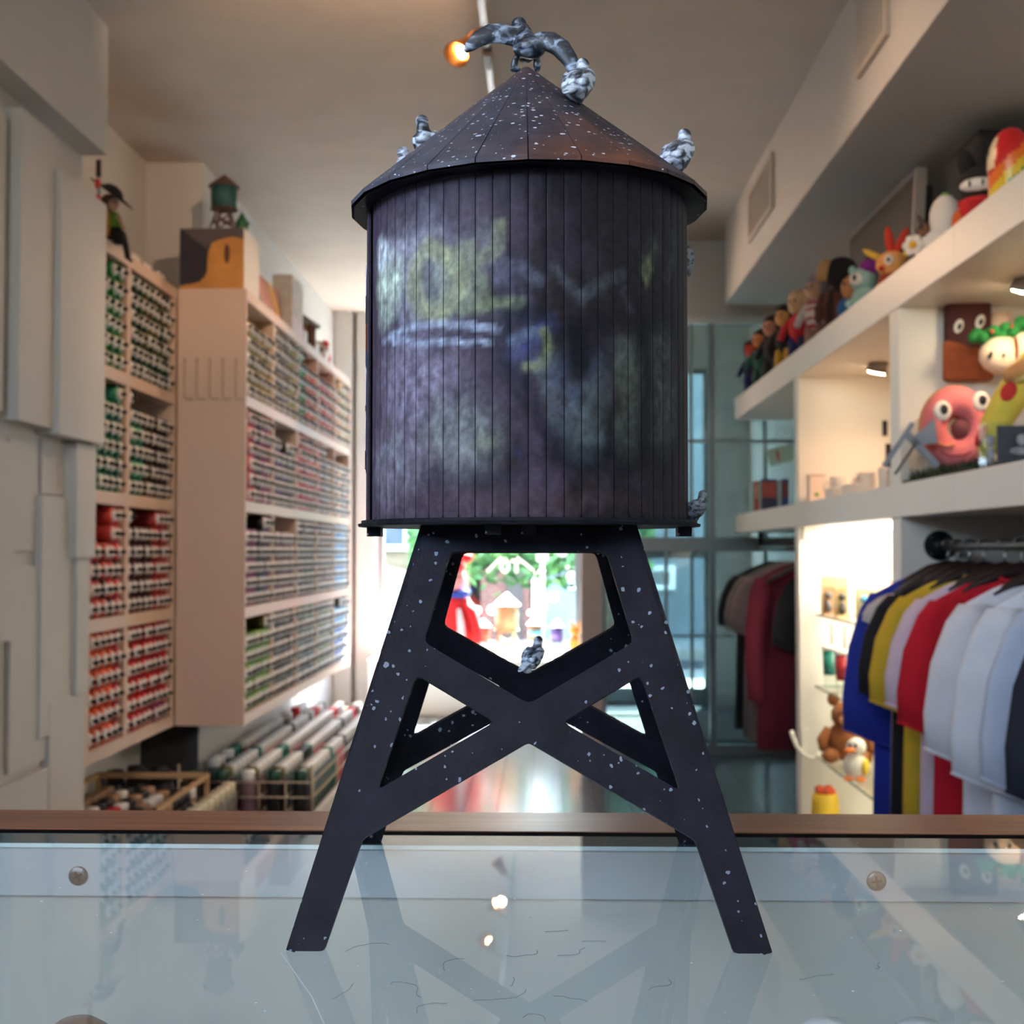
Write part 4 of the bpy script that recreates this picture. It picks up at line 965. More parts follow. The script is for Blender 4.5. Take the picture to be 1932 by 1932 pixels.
MB().prism([(.0, .165), (.12, .165), (.2, .11), (.24, .03), (.2, .0), (.12, .06), (.05, .12)], .0002, .0012, 'x', M=CM).build('orange_shape', mat('canvas_orange', (218, 160, 70), .7, .2), tt)
tt = thing('white_carton', 'tall plain carton on the shelf top behind the canvas print', 'box', (-1.253, 6.14, zt))
MB().box(-.047, .047, -.13, .14, 0, .262).build('carton', mat('carton_plain', (206, 196, 186), .6), tt, .002); MB().box(.047, .0482, -.13, .14, .0, .07).build('label_band', mat('pale_pink', (226, 196, 196), .5), tt)
t = thing('round_hut', 'small round brown hut with a grey cone roof on the shelf top', 'model hut', (-1.262, 6.55, zt), 0, None, 1.3)
MB().lathe([(.05, 0), (.055, .04), (.055, .085)], 16).build('wall', mat('hut_brown', (142, 92, 54), .7, .4, 22), t); MB().lathe([(.056, .083), (.074, .08), (.072, .086), (.002, .135)], 16, smooth=False).build('roof', mat('hut_roof', (120, 118, 112), .7), t)
for k in range(6):
    a = -PI / 2 + (k - 2.5) * .5
    MB().box(-.006, .006, -.002, .002, 0, .083, M=Matrix.Translation((.0555 * math.cos(a), .0555 * math.sin(a), 0)) @ Euler((0, 0, a + PI / 2)).to_matrix().to_4x4()).build('timber', mat('hut_dark', (70, 44, 32), .7), t)
t = thing('patterned_pot', 'small patterned tan pot behind the round brown hut', 'pot', (-1.252, 6.90, zt))
MB().lathe([(.032, 0), (.044, .02), (.046, .06), (.036, .075), (.034, .085)], 16).build('pot', mat('pot_tan', (196, 164, 136), .6, .25, 40), t); MB().lathe([(.0465, .03), (.0475, .042), (.0465, .05)], 16).build('band', mat('pot_brown', (110, 74, 62), .6), t)
t = thing('striped_toy', 'red white and blue upright toy at the far end of the shelf top', 'toy', (-1.25, 7.18, zt))
MB().lathe([(.028, 0), (.034, .03), (.026, .06)], 14).build('body', mat('toy_red', (196, 48, 56), .5), t); MB().lathe([(.024, .06), (.026, .085), (.02, .10)], 14).build('middle', mat('toy_pale', (214, 196, 200), .5), t); MB().ball((0, 0, .118), .024).build('head', mat('toy_red', (196, 48, 56), .5), t); MB().box(-.036, -.022, -.012, .012, .02, .12).build('back_fin', mat('toy_blue', (84, 110, 168), .5), t)
ub = None
for i, (x, y, h, lab) in enumerate(((-1.515, 4.30, .035, 'white block on the near shelf top, under the witch doll'), (-1.512, 4.62, .03, 'white block on the near shelf top, first one past the witch doll'), (-1.512, 4.75, .026, 'white block on the near shelf top, between the doll and the carton'), (-1.512, 4.93, .03, 'white block on the near shelf top, next to the printed carton'),
                       (-1.212, 6.36, .05, 'thin white block at the shelf edge in front of the round hut'), (-1.212, 6.70, .045, 'thin white block at the shelf edge past the round hut'), (-1.212, 6.98, .045, 'thin white block at the shelf edge past the patterned pot'))):
    o = MB().box(-.006, .006, -.045, .045, 0, h).build('shelf_block', LAM, None, .002); o.location = (x, y, zt); tag(o, lab, 'block', 'white blocks on the shelf tops')
# witch doll leaning over the shelf front
wd = thing('witch_doll', 'small witch doll with a wide black hat and green top sitting on the shelf edge', 'doll', (-1.497, 4.315, zt))
BLK = mat('felt_black', (20, 19, 22), .85); 
hatM = Matrix.Translation((.002, 0, .172)) @ Euler((0, math.radians(36), 0)).to_matrix().to_4x4()
MB().lathe([(.084, -.002), (.086, .001), (.040, .008), (.034, .018), (.022, .026), (.003, .030)], 18, M=hatM).build('hat', BLK, wd)
MB().ball((-.008, -.006, .135), (.030, .030, .034)).ball((-.022, -.004, .115), (.02, .02, .03)).build('hair', mat('doll_hair', (92, 60, 40), .8, .3, 60), wd)
MB().ball((.008, -.010, .132), (.022, .024, .025)).build('head', mat('doll_skin', (190, 150, 126), .6), wd)
MB().ball((.024, -.018, .136), .004, n=8).ball((.026, -.004, .136), .004, n=8).build('eyes', BLK, wd)
MB().tube([(-.012, -.02, .12), (-.006, -.026, .07), (-.002, -.028, .03), (.014, -.03, .0)], [.010, .012, .010, .006], n=8).build('braid', mat('doll_gold', (184, 130, 50), .7, .2, 50), wd)
MB().loft([[(.012 + rx * math.cos(q), ry * math.sin(q), z) for q in [2 * PI * k / 12 for k in range(12)]] for z, rx, ry in ((.105, .012, .014), (.09, .024, .028), (.065, .026, .03), (.045, .022, .026))]).build('torso', mat('doll_green', (98, 142, 40), .8), wd)
MB().tube([(.026, -.02, .09), (.042, -.024, .07), (.05, -.02, .05)], [.008, .007, .006], n=8).ball((.051, -.02, .046), .008).build('arm', mat('doll_skin', (190, 150, 126), .6), wd)
MB().loft([[(.018 + rx * math.cos(q), ry * math.sin(q), z) for q in [2 * PI * k / 12 for k in range(12)]] for z, rx, ry in ((.05, .022, .026), (.03, .036, .036), (.008, .040, .042), (.002, .036, .038))]).build('skirt', BLK, wd)
for y in (-.016, .012):
    MB().tube([(.028, y, .012), (.047, y, .008), (.054, y, -.02), (.060, y, -.055), (.070, y, -.06)], [.008, .008, .007, .006, .006], n=8).build('leg', BLK, wd)
rd = thing('red_black_ornament', 'red and black hanging ornament strip by the end of the block wall', 'ornament', (-1.452, 4.062, EYE + 1.275))
MB().tube([(0, 0, 0), (0, 0, -.055)], .009, n=8).build('strap', mat('strap_dark', (52, 34, 34), .7), rd); MB().ball((-.002, 0, -.078), (.010, .010, .020)).build('bead', mat('bead_red', (206, 52, 44), .4), rd)
MB().tube([(.003, 0, -.09), (.002, 0, -.115)], .006, n=8).build('link', mat('bead_blue', (128, 140, 156), .5), rd); MB().ball((-.001, 0, -.124), (.009, .009, .012)).build('bead', mat('bead_red', (206, 52, 44), .4), rd)

# ------------------------------------------------------------------ ceiling track with small lamps
ZR_ = ZC - .05
tr = thing('track_rail', 'slim metal lighting track running along the ceiling', 'track', (-.187, 0, ZR_))
RAILM = mat('rail_metal', (138, 140, 142), .3, .05, metal=.7)
MB().box(-.010, .010, 2.2, 4.12, -.012, .012).build('rail', RAILM, tr); MB().box(-.010, .010, 4.2, 8.0, -.012, .012).build('rail', RAILM, tr)
MB().box(-.014, .014, 4.10, 4.22, -.03, .012).build('connector', mat('rail_joint', (84, 72, 62), .5), tr)
for y in (2.6, 4.16, 5.6, 7.2): MB().tube([(0, y, .012), (0, y, .05)], .008, n=6).build('hanger_rod', RAILM, tr)
BRASS = mat('lamp_brass', (176, 116, 60), .3, .1, metal=.7); BULB = emit('bulb_glow', (1, .62, .28, 1), 55)
def track_lamp(y, tgt, label, power, dx=-.07, cone=95):
    p = Vector((-.187 + dx, y, ZR_ - .075))
    t = thing('track_lamp', label, 'lamp', p, group='lamps on the ceiling track')
    q = (Vector(tgt) - p).to_track_quat('-Z', 'Y').to_matrix().to_4x4()
    MB().lathe([(.012, .05), (.018, .045), (.022, .02), (.042, -.045), (.040, -.045), (.020, .018)], 16, M=q).build('shade', BRASS, t)
    MB().ball((0, 0, -.012), (.015, .015, .020), M if False else 0, 10).build('bulb', BULB, t)
    MB().tube([(0, 0, .02), (-dx * .5, 0, .05), (-dx, 0, .063)], .006, n=6).build('arm', BRASS, t)
    spot('track_lamp_light', p + (Vector(tgt) - p).normalized() * .06, tgt, power, (1, .63, .40), cone, .7, .02)
track_lamp(3.92, (-.85, 2.9, 1.5), 'small brass track lamp glowing beside the roof peak of the big water tower', 2)
track_lamp(5.95, (-1.3, 4.9, .9), 'brass track lamp further along the track, over the five column shelf', 26)
track_lamp(6.6, (1.0, 5.3, 1.6), 'brass track lamp near the far end of the track, turned to the toy shelf', 18)
track_lamp(7.4, (-1.2, 7.4, 1.0), 'last brass track lamp on the track, closest to the shop window', 16)
track_lamp(3.05, (-.60, 3.85, ZC), 'brass track lamp turned up to the ceiling above the picture', 40, cone=66)
track_lamp(2.8, (-1.36, 5.08, 1.15), 'added brass track lamp, out of view, brightening the white end panel', 26, cone=46)  # unseen extra lamp, put in to brighten the end panel
track_lamp(3.3, (1.0, 3.4, 1.7), 'brass track lamp above the picture turned to the toy shelf', 15, .07)

# ------------------------------------------------------------------ wall shelf unit on the right
S_TOP0, S_TOP1, S_MID0, S_MID1 = EYE + .69, EYE + .797, EYE + .096, EYE + .19
su = thing('wall_shelf_unit', 'long white wall shelf unit with two thick boards and uprights', 'shelf', (1.0, 1.9, 0))
def sp(x0, x1, y0, y1, z0, z1, name, m=LAM, bev=.002): return MB().box(x0 - 1, x1 - 1, y0 - 1.9, y1 - 1.9, z0, z1).build(name, m, su, bev)
for z0, z1 in ((S_TOP0, S_TOP1), (S_MID0, S_MID1)):
    sp(1.0, 1.455, 1.9, 3.099, z0, z1, 'shelf_board'); sp(1.0, 1.455, 3.101, 6.68, z0, z1, 'shelf_board')
for y0, y1 in ((3.60, 3.695), (5.03, 5.11)):
    sp(1.004, 1.455, y0, y1, S_MID1, S_TOP0, 'upright'); sp(1.004, 1.455, y0, y1, 0, S_MID0, 'upright')
sp(1.02, 1.45, 5.015, 5.03, EYE + .045, S_MID0, 'valance'); sp(1.44, 1.455, 3.695, 5.03, .0, S_MID0, 'back_panel')
sp(1.004, 1.44, 3.695, 5.03, 0, .06, 'plinth')
LITE = emit('light_panel', (1, .90, .74, 1), 12)
sp(1.10, 1.40, 3.80, 4.97, S_MID0 - .012, S_MID0 - .001, 'light_panel', LITE, 0)
SGL = glass('shelf_glass', (.96, .98, .97, 1), 1.5, 0, .8); SGE = mat('shelf_glass_edge', (96, 130, 116), .2, .1)
for z in (EYE - .245, EYE - .525, EYE - .797):
    o = sp(1.058, 1.438, 3.70, 5.012, z - .007, z, 'glass_shelf', SGL, 0); o.data.materials.append(SGE)
    for f in o.data.polygons:
        if abs(f.normal.z) < .5: f.material_index = 1
sp(1.334, 1.352, 5.018, 5.03, EYE + .455, EYE + .515, 'switch', mat('switch_black', (26, 26, 28), .4))
PUK = mat('puck_grey', (150, 140, 130), .5); PUL = emit('puck_glow', (1, .80, .52, 1), 60)
for y, lab in ((4.66, 'small round lamp under the top board, lit, in the bay with white mugs'), (3.22, 'small round lamp under the top board, lit, at the edge above the plush toys'), (5.95, 'small round lamp under the top board at its far overhanging end')):
    if y > 5.5: continue
    t = thing('puck_lamp', lab, 'lamp', (1.225, y, S_TOP0), group='lamps under the top board')
    q = Euler((math.radians(16), math.radians(10), 0)).to_matrix().to_4x4()
    MB().lathe([(.034, 0), (.036, -.010), (.030, -.022)], 18).build('housing', PUK, t)
    MB().lathe([(.030, -.010), (.040, -.030), (.038, -.034)], 18, M=q).build('rim', PUK, t)
    MB().lathe([(.036, -.031), (.030, -.037), (.001, -.040)], 18, M=q).build('bulb', PUL, t)
    spot('puck_light', (1.225, y, S_TOP0 - .06), (1.225 - .06, y - .02, 0), 4 if y > 4 else 2.2, (1, .58, .33), 150, .6, .03)
# ------------------------------------------------------------------ plush toys and figures
def blob_thing(name, label, cat, loc, rz, parts, group=None, k=1.0):
    """parts: name -> (material, [(kind, ...)]); local front is -y"""
    t = thing(name, label, cat, loc, rz, group, k)
    parts = [q for pn, m, sh in parts for q in ([('eye', m, [x]) for x in sh] if pn == 'eyes' else [(pn, m, sh)])]
    for pn, m, shapes in parts:
        mb = MB()
        for s_ in shapes:
            if s_[0] == 'b': mb.ball(s_[1], s_[2], 0, 14, s_[3] if len(s_) > 3 else None)
            elif s_[0] == 't': mb.tube(s_[1], s_[2], n=10)
            elif s_[0] == 'l': mb.lathe(s_[1], 18, M=s_[2] if len(s_) > 2 else None)
            elif s_[0] == 'x': mb.box(*s_[1], M=s_[2] if len(s_) > 2 else None)
        mb.build(pn, m, t)
    return t
def pm(n, c, var=.12): return mat('plush_' + n, c, .9, var, 40, .25, bscale=300)
EYW, EYB = mat('eye_white', (228, 218, 206), .5, .02), mat('eye_black', (18, 16, 18), .3)
FR = -.9   # figures on the shelf look out across the aisle and towards the counter
def doll(label, x, y, k, skin, hair, top, trous, rz=FR, cat='doll', name='cloth_doll', extra=()):
    p = [('head', mat('dskin_%d%d%d' % skin, skin, .7), [('b', (0, 0, .245), (.042, .04, .046)), ('b', (0, -.041, .24), (.008, .008, .007))]),
         ('hair', mat('dhair_%d%d%d' % hair, hair, .9, .2, 60), [('b', (0, .008, .262), (.046, .044, .038)), ('b', (-.034, .008, .245), (.016, .026, .036)), ('b', (.034, .008, .245), (.016, .026, .036))]),
         ('eyes', EYB, [('b', (-.014, -.038, .25), .005), ('b', (.014, -.038, .25), .005)]),
         ('torso', mat('dtop_%d%d%d' % top, top, .85, .2, 50), [('b', (0, 0, .15), (.046, .034, .062))]),
         ('arm', mat('dtop_%d%d%d' % top, top, .85, .2, 50), [('t', [(-.036, 0, .185), (-.062, -.01, .15), (-.066, -.03, .11)], [.016, .015, .013])]),
         ('arm', mat('dtop_%d%d%d' % top, top, .85, .2, 50), [('t', [(.036, 0, .185), (.062, -.01, .15), (.066, -.03, .11)], [.016, .015, .013])]),
         ('leg', mat('dleg_%d%d%d' % trous, trous, .85), [('t', [(-.022, 0, .11), (-.026, -.004, .05), (-.026, -.012, .012)], [.024, .020, .017]), ('b', (-.026, -.026, .011), (.016, .026, .011))]),
         ('leg', mat('dleg_%d%d%d' % trous, trous, .85), [('t', [(.022, 0, .11), (.026, -.004, .05), (.026, -.012, .012)], [.024, .020, .017]), ('b', (.026, -.026, .011), (.016, .026, .011))])]
    return blob_thing(name, label, cat, (x, y, S_TOP1), rz, p + list(extra), None, k)
# nearest first, along the front of the top board
t = thing('rainbow_figure', 'tall domed vinyl figure with diagonal rainbow stripes at the near end of the top board', 'figure', (1.085, 2.95, S_TOP1), -.3)
def dome_r(z): return .05 * math.sqrt(max(0, 1 - ((z - .10) / .088) ** 2)) if z > .10 else .05 - .004 * (1 - z / .10)
stripes = [('red', (196, 34, 36)), ('orange', (226, 110, 36)), ('yellow', (226, 184, 44)), ('green', (40, 124, 56)), ('blue', (36, 84, 168))]
mats_ = [mat('stripe_' + n, c, .3, .05) for n, c in stripes] + [mat('stripe_cream', (222, 200, 160), .4)]
mb = MB(); nz_, na_ = 30, 32; vs = []; fs = []; ms = []
for i in range(nz_ + 1):
    z = .1875 * i / nz_; r = max(.0005, dome_r(z) * 1.05)
    for k in range(na_): a = 2 * PI * k / na_; vs.append((r * math.cos(a), r * math.sin(a), z))
for i in range(nz_):
    for k in range(na_):
        a = 2 * PI * (k + .5) / na_; z = .1875 * (i + .5) / nz_
        u = z - .05 * math.cos(a) * .9
        face = math.cos(a) < -.72 and .09 < z < .165
        fs.append((i * na_ + k, i * na_ + (k + 1) % na_, (i + 1) * na_ + (k + 1) % na_, (i + 1) * na_ + k)); ms.append(5 if face else 4 if u < .035 else 3 if u < .058 else 2 if u < .085 else 1 if u < .115 else 0)
mb.v, mb.f, mb.m, mb.sm = vs, fs, ms, [True] * len(fs)
mb.build('body', mats_, t); MB().ball((-.0495, -.008, .128), (.004, .006, .006)).build('eye', EYB, t); MB().ball((-.0495, .012, .128), (.004, .006, .006)).build('eye', EYB, t)
blob_thing('plumed_plush', 'black plumed plush with a white eye band and red scarf on the top board', 'plush toy', (1.10, 3.20, S_TOP1), -.5, [
    ('body', pm('purple', (74, 42, 84)), [('b', (0, 0, .035), (.052, .045, .045))]), ('sleeve', pm('orange', (206, 96, 40)), [('b', (-.048, -.01, .035), (.022, .022, .034))]),
    ('head', pm('black', (24, 23, 25)), [('b', (0, 0, .12), (.058, .05, .055))]),
    ('plume', pm('black', (24, 23, 25)), [('b', (-.036, 0, .185), (.022, .02, .040), (0, -.3, 0)), ('b', (.004, 0, .205), (.020, .02, .044)), ('b', (.040, 0, .19), (.018, .02, .036), (0, .3, 0))]),
    ('eye_band', EYW, [('b', (0, -.036, .118), (.044, .022, .019))]), ('eyes', EYB, [('b', (-.016, -.057, .118), (.003, .003, .009)), ('b', (.016, -.057, .118), (.003, .003, .009))]),
    ('scarf', pm('scarf', (196, 34, 36)), [('b', (0, -.008, .078), (.056, .05, .016)), ('b', (-.02, -.042, .06), (.024, .012, .026), (0, .5, 0))])])
blob_thing('white_plush', 'white plush with a daisy and a brown tuft on the top board', 'plush toy', (1.10, 3.53, S_TOP1), -.6, [
    ('body', pm('white', (222, 214, 208), .04), [('b', (0, 0, .05), (.068, .056, .055))]), ('head', pm('white', (222, 214, 208), .04), [('b', (.016, 0, .125), (.044, .040, .068))]),
    ('tuft', pm('brown', (112, 74, 54)), [('b', (-.034, -.036, .084), (.018, .012, .012), (0, .5, 0)), ('b', (-.024, -.04, .095), (.008, .008, .016), (0, -.4, 0))]),
    ('top_leaf', pm('leafgreen', (104, 164, 70)), [('b', (.016, 0, .192), (.012, .012, .006))]),
    ('flower', EYW, [('b', (-.058 + .019 * math.cos(q), -.05, .052 + .019 * math.sin(q)), (.012, .006, .012)) for q in [2 * PI * k / 6 for k in range(6)]]), ('flower_centre', pm('yolk', (232, 170, 40)), [('b', (-.058, -.055, .052), (.011, .006, .011))])])
blob_thing('dark_plush', 'dark brown feathered plush behind the white one on the top board', 'plush toy', (1.165, 3.80, S_TOP1), -.6, [
    ('body', pm('darkbrown', (54, 46, 44)), [('b', (0, 0, .07), (.06, .05, .075))]), ('head', pm('darkbrown', (54, 46, 44)), [('b', (-.01, -.01, .15), (.04, .04, .04))]),
    ('feathers', pm('greybrown', (92, 80, 74)), [('b', (-.03, -.01, .185), (.010, .012, .035), (0, -.4, 0)), ('b', (.0, 0, .20), (.011, .012, .040)), ('b', (.024, 0, .19), (.010, .012, .034), (0, .35, 0))]), ('wing', pm('greybrown', (92, 80, 74)), [('b', (-.055, -.01, .07), (.016, .03, .05))])])
blob_thing('horned_rabbit', 'orange rabbit plush with long red ears and yellow horns on the top board', 'plush toy', (1.09, 3.98, S_TOP1), -.55, [
    ('body', pm('rust', (148, 60, 40)), [('b', (0, 0, .04), (.046, .04, .045))]), ('head', pm('apricot', (224, 158, 92)), [('b', (0, -.004, .102), (.050, .042, .042))]),
    ('ear', pm('earred', (190, 54, 36)), [('b', (-.006, 0, .175), (.015, .012, .050), (0, -.15, 0))]), ('ear', pm('earred', (190, 54, 36)), [('b', (.030, 0, .170), (.014, .012, .046), (0, .45, 0))]),
    ('horn', pm('horn', (226, 178, 66)), [('t', [(-.036, 0, .125), (-.070, -.004, .145), (-.088, -.006, .158)], [.012, .010, .003])]), ('horn', pm('horn', (226, 178, 66)), [('t', [(.040, 0, .125), (.068, -.004, .142), (.084, -.006, .158)], [.012, .010, .003])]),
    ('eye', EYW, [('b', (.004, -.044, .108), (.015, .006, .017))]), ('pupil', EYB, [('b', (.004, -.050, .108), (.006, .003, .008))]), ('nose', pm('scarf', (196, 34, 36)), [('b', (-.02, -.042, .085), (.010, .006, .008))]), ('paw', pm('apricot', (224, 158, 92)), [('b', (-.03, -.032, .02), (.016, .02, .016)), ('b', (.03, -.032, .02), (.016, .02, .016))])])
blob_thing('teal_plush', 'pale teal plush with a purple cap on the top board', 'plush toy', (1.09, 4.30, S_TOP1), -.6, [
    ('body', pm('teal', (150, 186, 178)), [('b', (0, 0, .05), (.052, .045, .055))]), ('head', pm('teal', (150, 186, 178)), [('b', (-.006, 0, .125), (.050, .044, .044))]), ('ear', pm('teal', (150, 186, 178)), [('b', (-.046, 0, .158), (.014, .012, .018))]),
    ('cap', pm('capviolet', (122, 34, 124)), [('b', (.016, .0, .160), (.040, .038, .034))]), ('face', EYW, [('b', (-.018, -.034, .122), (.026, .014, .022))]), ('eyes', EYB, [('b', (-.022, -.049, .124), (.007, .004, .011))]), ('paw', pm('teal', (150, 186, 178)), [('b', (-.045, -.03, .04), (.016, .018, .016)), ('b', (.045, -.03, .04), (.016, .018, .016))])])
blob_thing('round_head_figure', 'figure with a round brown head and blue clothes on the top board', 'figure', (1.09, 4.50, S_TOP1), -.6, [
    ('head', pm('tanball', (190, 128, 84)), [('b', (.012, 0, .135), (.050, .046, .050))]), ('body', pm('blue', (38, 92, 148)), [('b', (-.012, 0, .06), (.042, .036, .046))]), ('paw', pm('tanball', (190, 128, 84)), [('b', (.02, -.034, .045), (.024, .02, .02))]),
    ('foot', EYW, [('b', (-.03, -.02, .014), (.018, .026, .014)), ('b', (.02, -.02, .014), (.018, .026, .014))]), ('eyes', EYB, [('b', (-.01, -.043, .145), .006), ('b', (.018, -.044, .145), .006)])])
blob_thing('long_haired_doll', 'big cloth doll with a dark mop of hair and brown body, top board', 'doll', (1.10, 4.78, S_TOP1), -.7, [
    ('hair', pm('blackhair', (30, 22, 22)), [('b', (.016, .006, .25), (.066, .056, .062)), ('b', (.035, .0, .20), (.045, .045, .04))]), ('head', pm('doll_tan', (196, 146, 96)), [('b', (-.030, -.016, .262), (.036, .034, .044))]), ('snout', pm('doll_tan', (196, 146, 96)), [('b', (-.052, -.03, .235), (.018, .018, .016))]),
    ('body', pm('coat', (96, 52, 38)), [('b', (0, 0, .115), (.058, .046, .085))]), ('coat_front', pm('coat_dark', (52, 30, 28)), [('b', (-.004, -.018, .115), (.026, .034, .074))]), ('arm', pm('coat', (96, 52, 38)), [('t', [(-.045, 0, .17), (-.062, -.02, .12), (-.058, -.03, .07)], [.018, .018, .014])]),
    ('arm', pm('coat', (96, 52, 38)), [('t', [(.045, 0, .17), (.062, -.02, .12), (.058, -.03, .07)], [.018, .018, .014])]), ('leg', pm('coat_dark', (52, 30, 28)), [('t', [(-.025, 0, .05), (-.027, -.01, .0)], [.022, .018])]), ('leg', pm('coat_dark', (52, 30, 28)), [('t', [(.025, 0, .05), (.027, -.01, .0)], [.022, .018])])])
t = doll('cloth doll with grey hair and a red and white striped shirt on the top board', 1.10, 5.14, 1.08, (196, 150, 120), (142, 130, 142), (206, 196, 192), (150, 110, 96))
for z in (.105, .135, .165, .19):
    MB().lathe([(.0445 - abs(z - .15) * .25, z - .007), (.0475 - abs(z - .15) * .3, z), (.0445 - abs(z - .15) * .25, z + .007)], 16, M=Matrix.Diagonal((1, .78, 1, 1))).build('stripe', mat('stripe_cloth', (176, 30, 42), .85), t)
doll('bald cloth doll in a red top and dark blue trousers on the top board', 1.10, 5.48, 1.12, (206, 164, 122), (206, 168, 130), (190, 34, 48), (34, 42, 92))
doll('dark figure with gold trim and an orange face next to the red topped doll', 1.10, 5.80, 1.12, (206, 150, 80), (24, 22, 24), (34, 32, 36), (186, 142, 46), cat='figure', name='vinyl_figure')
doll('dark navy figure with a pinkish face, third from the far end of the top board', 1.09, 6.06, 1.12, (186, 128, 100), (34, 26, 26), (24, 26, 44), (30, 28, 30), cat='figure', name='vinyl_figure')
doll('green clad figure with orange face, second from the far end of the top board', 1.08, 6.32, 1.05, (206, 128, 70), (40, 34, 30), (30, 92, 84), (22, 70, 66), cat='figure', name='vinyl_figure')
doll('dark blue figure with a red face at the very far end of the top board', 1.075, 6.56, 1.0, (206, 66, 50), (44, 30, 28), (34, 36, 74), (26, 34, 88), cat='figure', name='vinyl_figure')
doll('black figure standing in a second row behind the green clad one', 1.22, 6.24, 1.05, (160, 120, 90), (20, 20, 22), (26, 24, 28), (20, 20, 22), cat='figure', name='vinyl_figure')
doll('black figure with grey collar standing behind the gold trimmed one', 1.22, 5.92, 1.10, (176, 140, 110), (20, 20, 22), (70, 66, 72), (22, 22, 26), cat='figure', name='vinyl_figure')
# television and boxes on the top board
tv = thing('television', 'dark flat television in a silver frame leaning on the top board behind the toys', 'television', (1.19, 4.53, S_TOP1), 0)
q = Euler((0, math.radians(3), 0)).to_matrix().to_4x4()
SIL = mat('tv_silver', (168, 158, 150), .35, .04, metal=.4)
for a in ((-.016, .02, -.45, .45, .422, .44), (-.016, .02, -.45, .45, .0, .018), (-.016, .02, -.45, -.434, .018, .422), (-.016, .02, .434, .45, .018, .422)): MB().box(*a, M=q).build('frame', SIL, tv)
MB().box(-.010, -.006, -.434, .434, .018, .422, M=q).build('screen', mat('tv_screen', (20, 19, 21), .5, .05, spec=.15), tv)
MB().box(-.008, .06, -.40, .40, .03, .40, M=q).build('back_cover', mat('tv_black', (16, 16, 18), .5), tv)
tag(MB().box(-.10, .10, -.15, .15, 0, .42).build('black_speaker', mat('speaker_black', (14, 13, 14), .8), None, .004), 'black boxy loudspeaker next to the television on the top board', 'speaker').location = (1.352, 3.80, S_TOP1)
MB().lathe([(.06, 0), (.055, .004), (.02, .002)], 20, M=Matrix.Translation((-.04, -.151, .15)) @ Euler((PI / 2, 0, 0)).to_matrix().to_4x4()).build('cone', mat('speaker_cone', (40, 38, 40), .5), bpy.data.objects['black_speaker'])
o = MB().box(-.012, .012, -.05, .05, 0, .22).build('brown_board', mat('brown_card', (112, 78, 62), .7)); o.location = (1.16, 3.42, S_TOP1); tag(o, 'brown board standing between the white plush and the plumed one', 'board')
# plush toys in the near bay
MZ = S_MID1
mg = MB()
for i in range(2600):
    x, y = R.uniform(1.012, 1.34), R.uniform(3.0, 3.585); h = R.uniform(.018, .034); a = R.uniform(0, 6.28); l = R.uniform(-.010, .010)
    c_, s_ = math.cos(a) * .003, math.sin(a) * .003
    mg.add([(x - c_, y - s_, MZ + .006), (x + c_, y + s_, MZ + .006), (x + l, y + l * .6, MZ + .006 + h)], [(0, 1, 2)], R.randrange(2))
mg.box(1.008, 1.35, 2.995, 3.59, MZ + .0006, MZ + .008, 1)
o = stuff(mg.build('grass_mat', [mat('grass_light', (52, 66, 40), .9), mat('grass_dark', (24, 34, 24), .9)])); o['label'] = 'dark green artificial grass mat under the plush toys'; o['category'] = 'grass mat'
GRZ = MZ + .02
PK = pm('pink', (222, 120, 122), .06)
t = thing('donut_plush', 'round pink plush with big eyes and a brown hole on the grass mat', 'plush toy', (1.112, 3.45, GRZ + .122), math.radians(-6), None, 1.08)
mb = MB(); vs = []; fs = []
for i in range(32):
    a = 2 * PI * i / 32
    for k in range(14):
        b = 2 * PI * k / 14; rr_ = .058 + .036 * math.cos(b)
        vs.append((rr_ * math.cos(a) * .92, .046 * math.sin(b), rr_ * math.sin(a) * 1.14))
for i in range(32):
    for k in range(14): fs.append((i * 14 + k, ((i + 1) % 32) * 14 + k, ((i + 1) % 32) * 14 + (k + 1) % 14, i * 14 + (k + 1) % 14))
mb.add(vs, fs, 0, True); mb.build('ring', PK, t)
mb = MB().add([(x * 1.03, y * .85 + .012, z * 1.03) for x, y, z in vs], fs, 0, True); mb.build('dough_back', pm('dough', (206, 146, 92)), t)
MB().ball((.010, -.016, -.004), (.026, .020, .028)).build('hole_lining', pm('holebrown', (112, 62, 66)), t)
for x, z, k in ((-.040, .040, 1), (.052, .062, .95)):
    e = MB().ball((x, -.044, z), (.022 * k, .007, .026 * k)).build('eye', EYW, t); MB().ball((x + .003, -.050, z + .003), (.010, .004, .013)).build('pupil', EYB, e)
MB().tube([(-.046, -.040, -.060), (-.02, -.046, -.072), (.012, -.046, -.070), (.040, -.040, -.054)], .0028, n=6).build('mouth', pm('mouthred', (150, 60, 66)), t)
MB().tube([(-.050, -.044, -.040), (-.034, -.048, -.048), (-.012, -.048, -.044)], .004, n=6).build('icing_drip', pm('icing', (236, 150, 110)), t)
t = thing('yellow_plush', 'long yellow plush with red ovals and one eye leaning beside the pink one', 'plush toy', (1.140, 3.075, GRZ + .012), math.radians(-10))
YL = pm('yellow', (226, 200, 78), .05)
MB().tube([(-.072, 0, .0), (-.070, 0, .03), (-.052, 0, .085), (-.018, 0, .145), (.022, 0, .20), (.045, 0, .245), (.05, 0, .262)], [.014, .026, .034, .040, .041, .032, .012], n=14).build('body', YL, t)
for c_, r_, q_ in (((-.028, -.043, .158), (.018, .006, .024), .5), ((.030, -.042, .238), (.020, .008, .014), .2), ((-.090, -.030, .055), (.010, .012, .028), .4)):
    MB().ball(c_, r_, rot=(0, q_, 0)).build('red_oval', pm('ovalred', (206, 52, 48)), t)
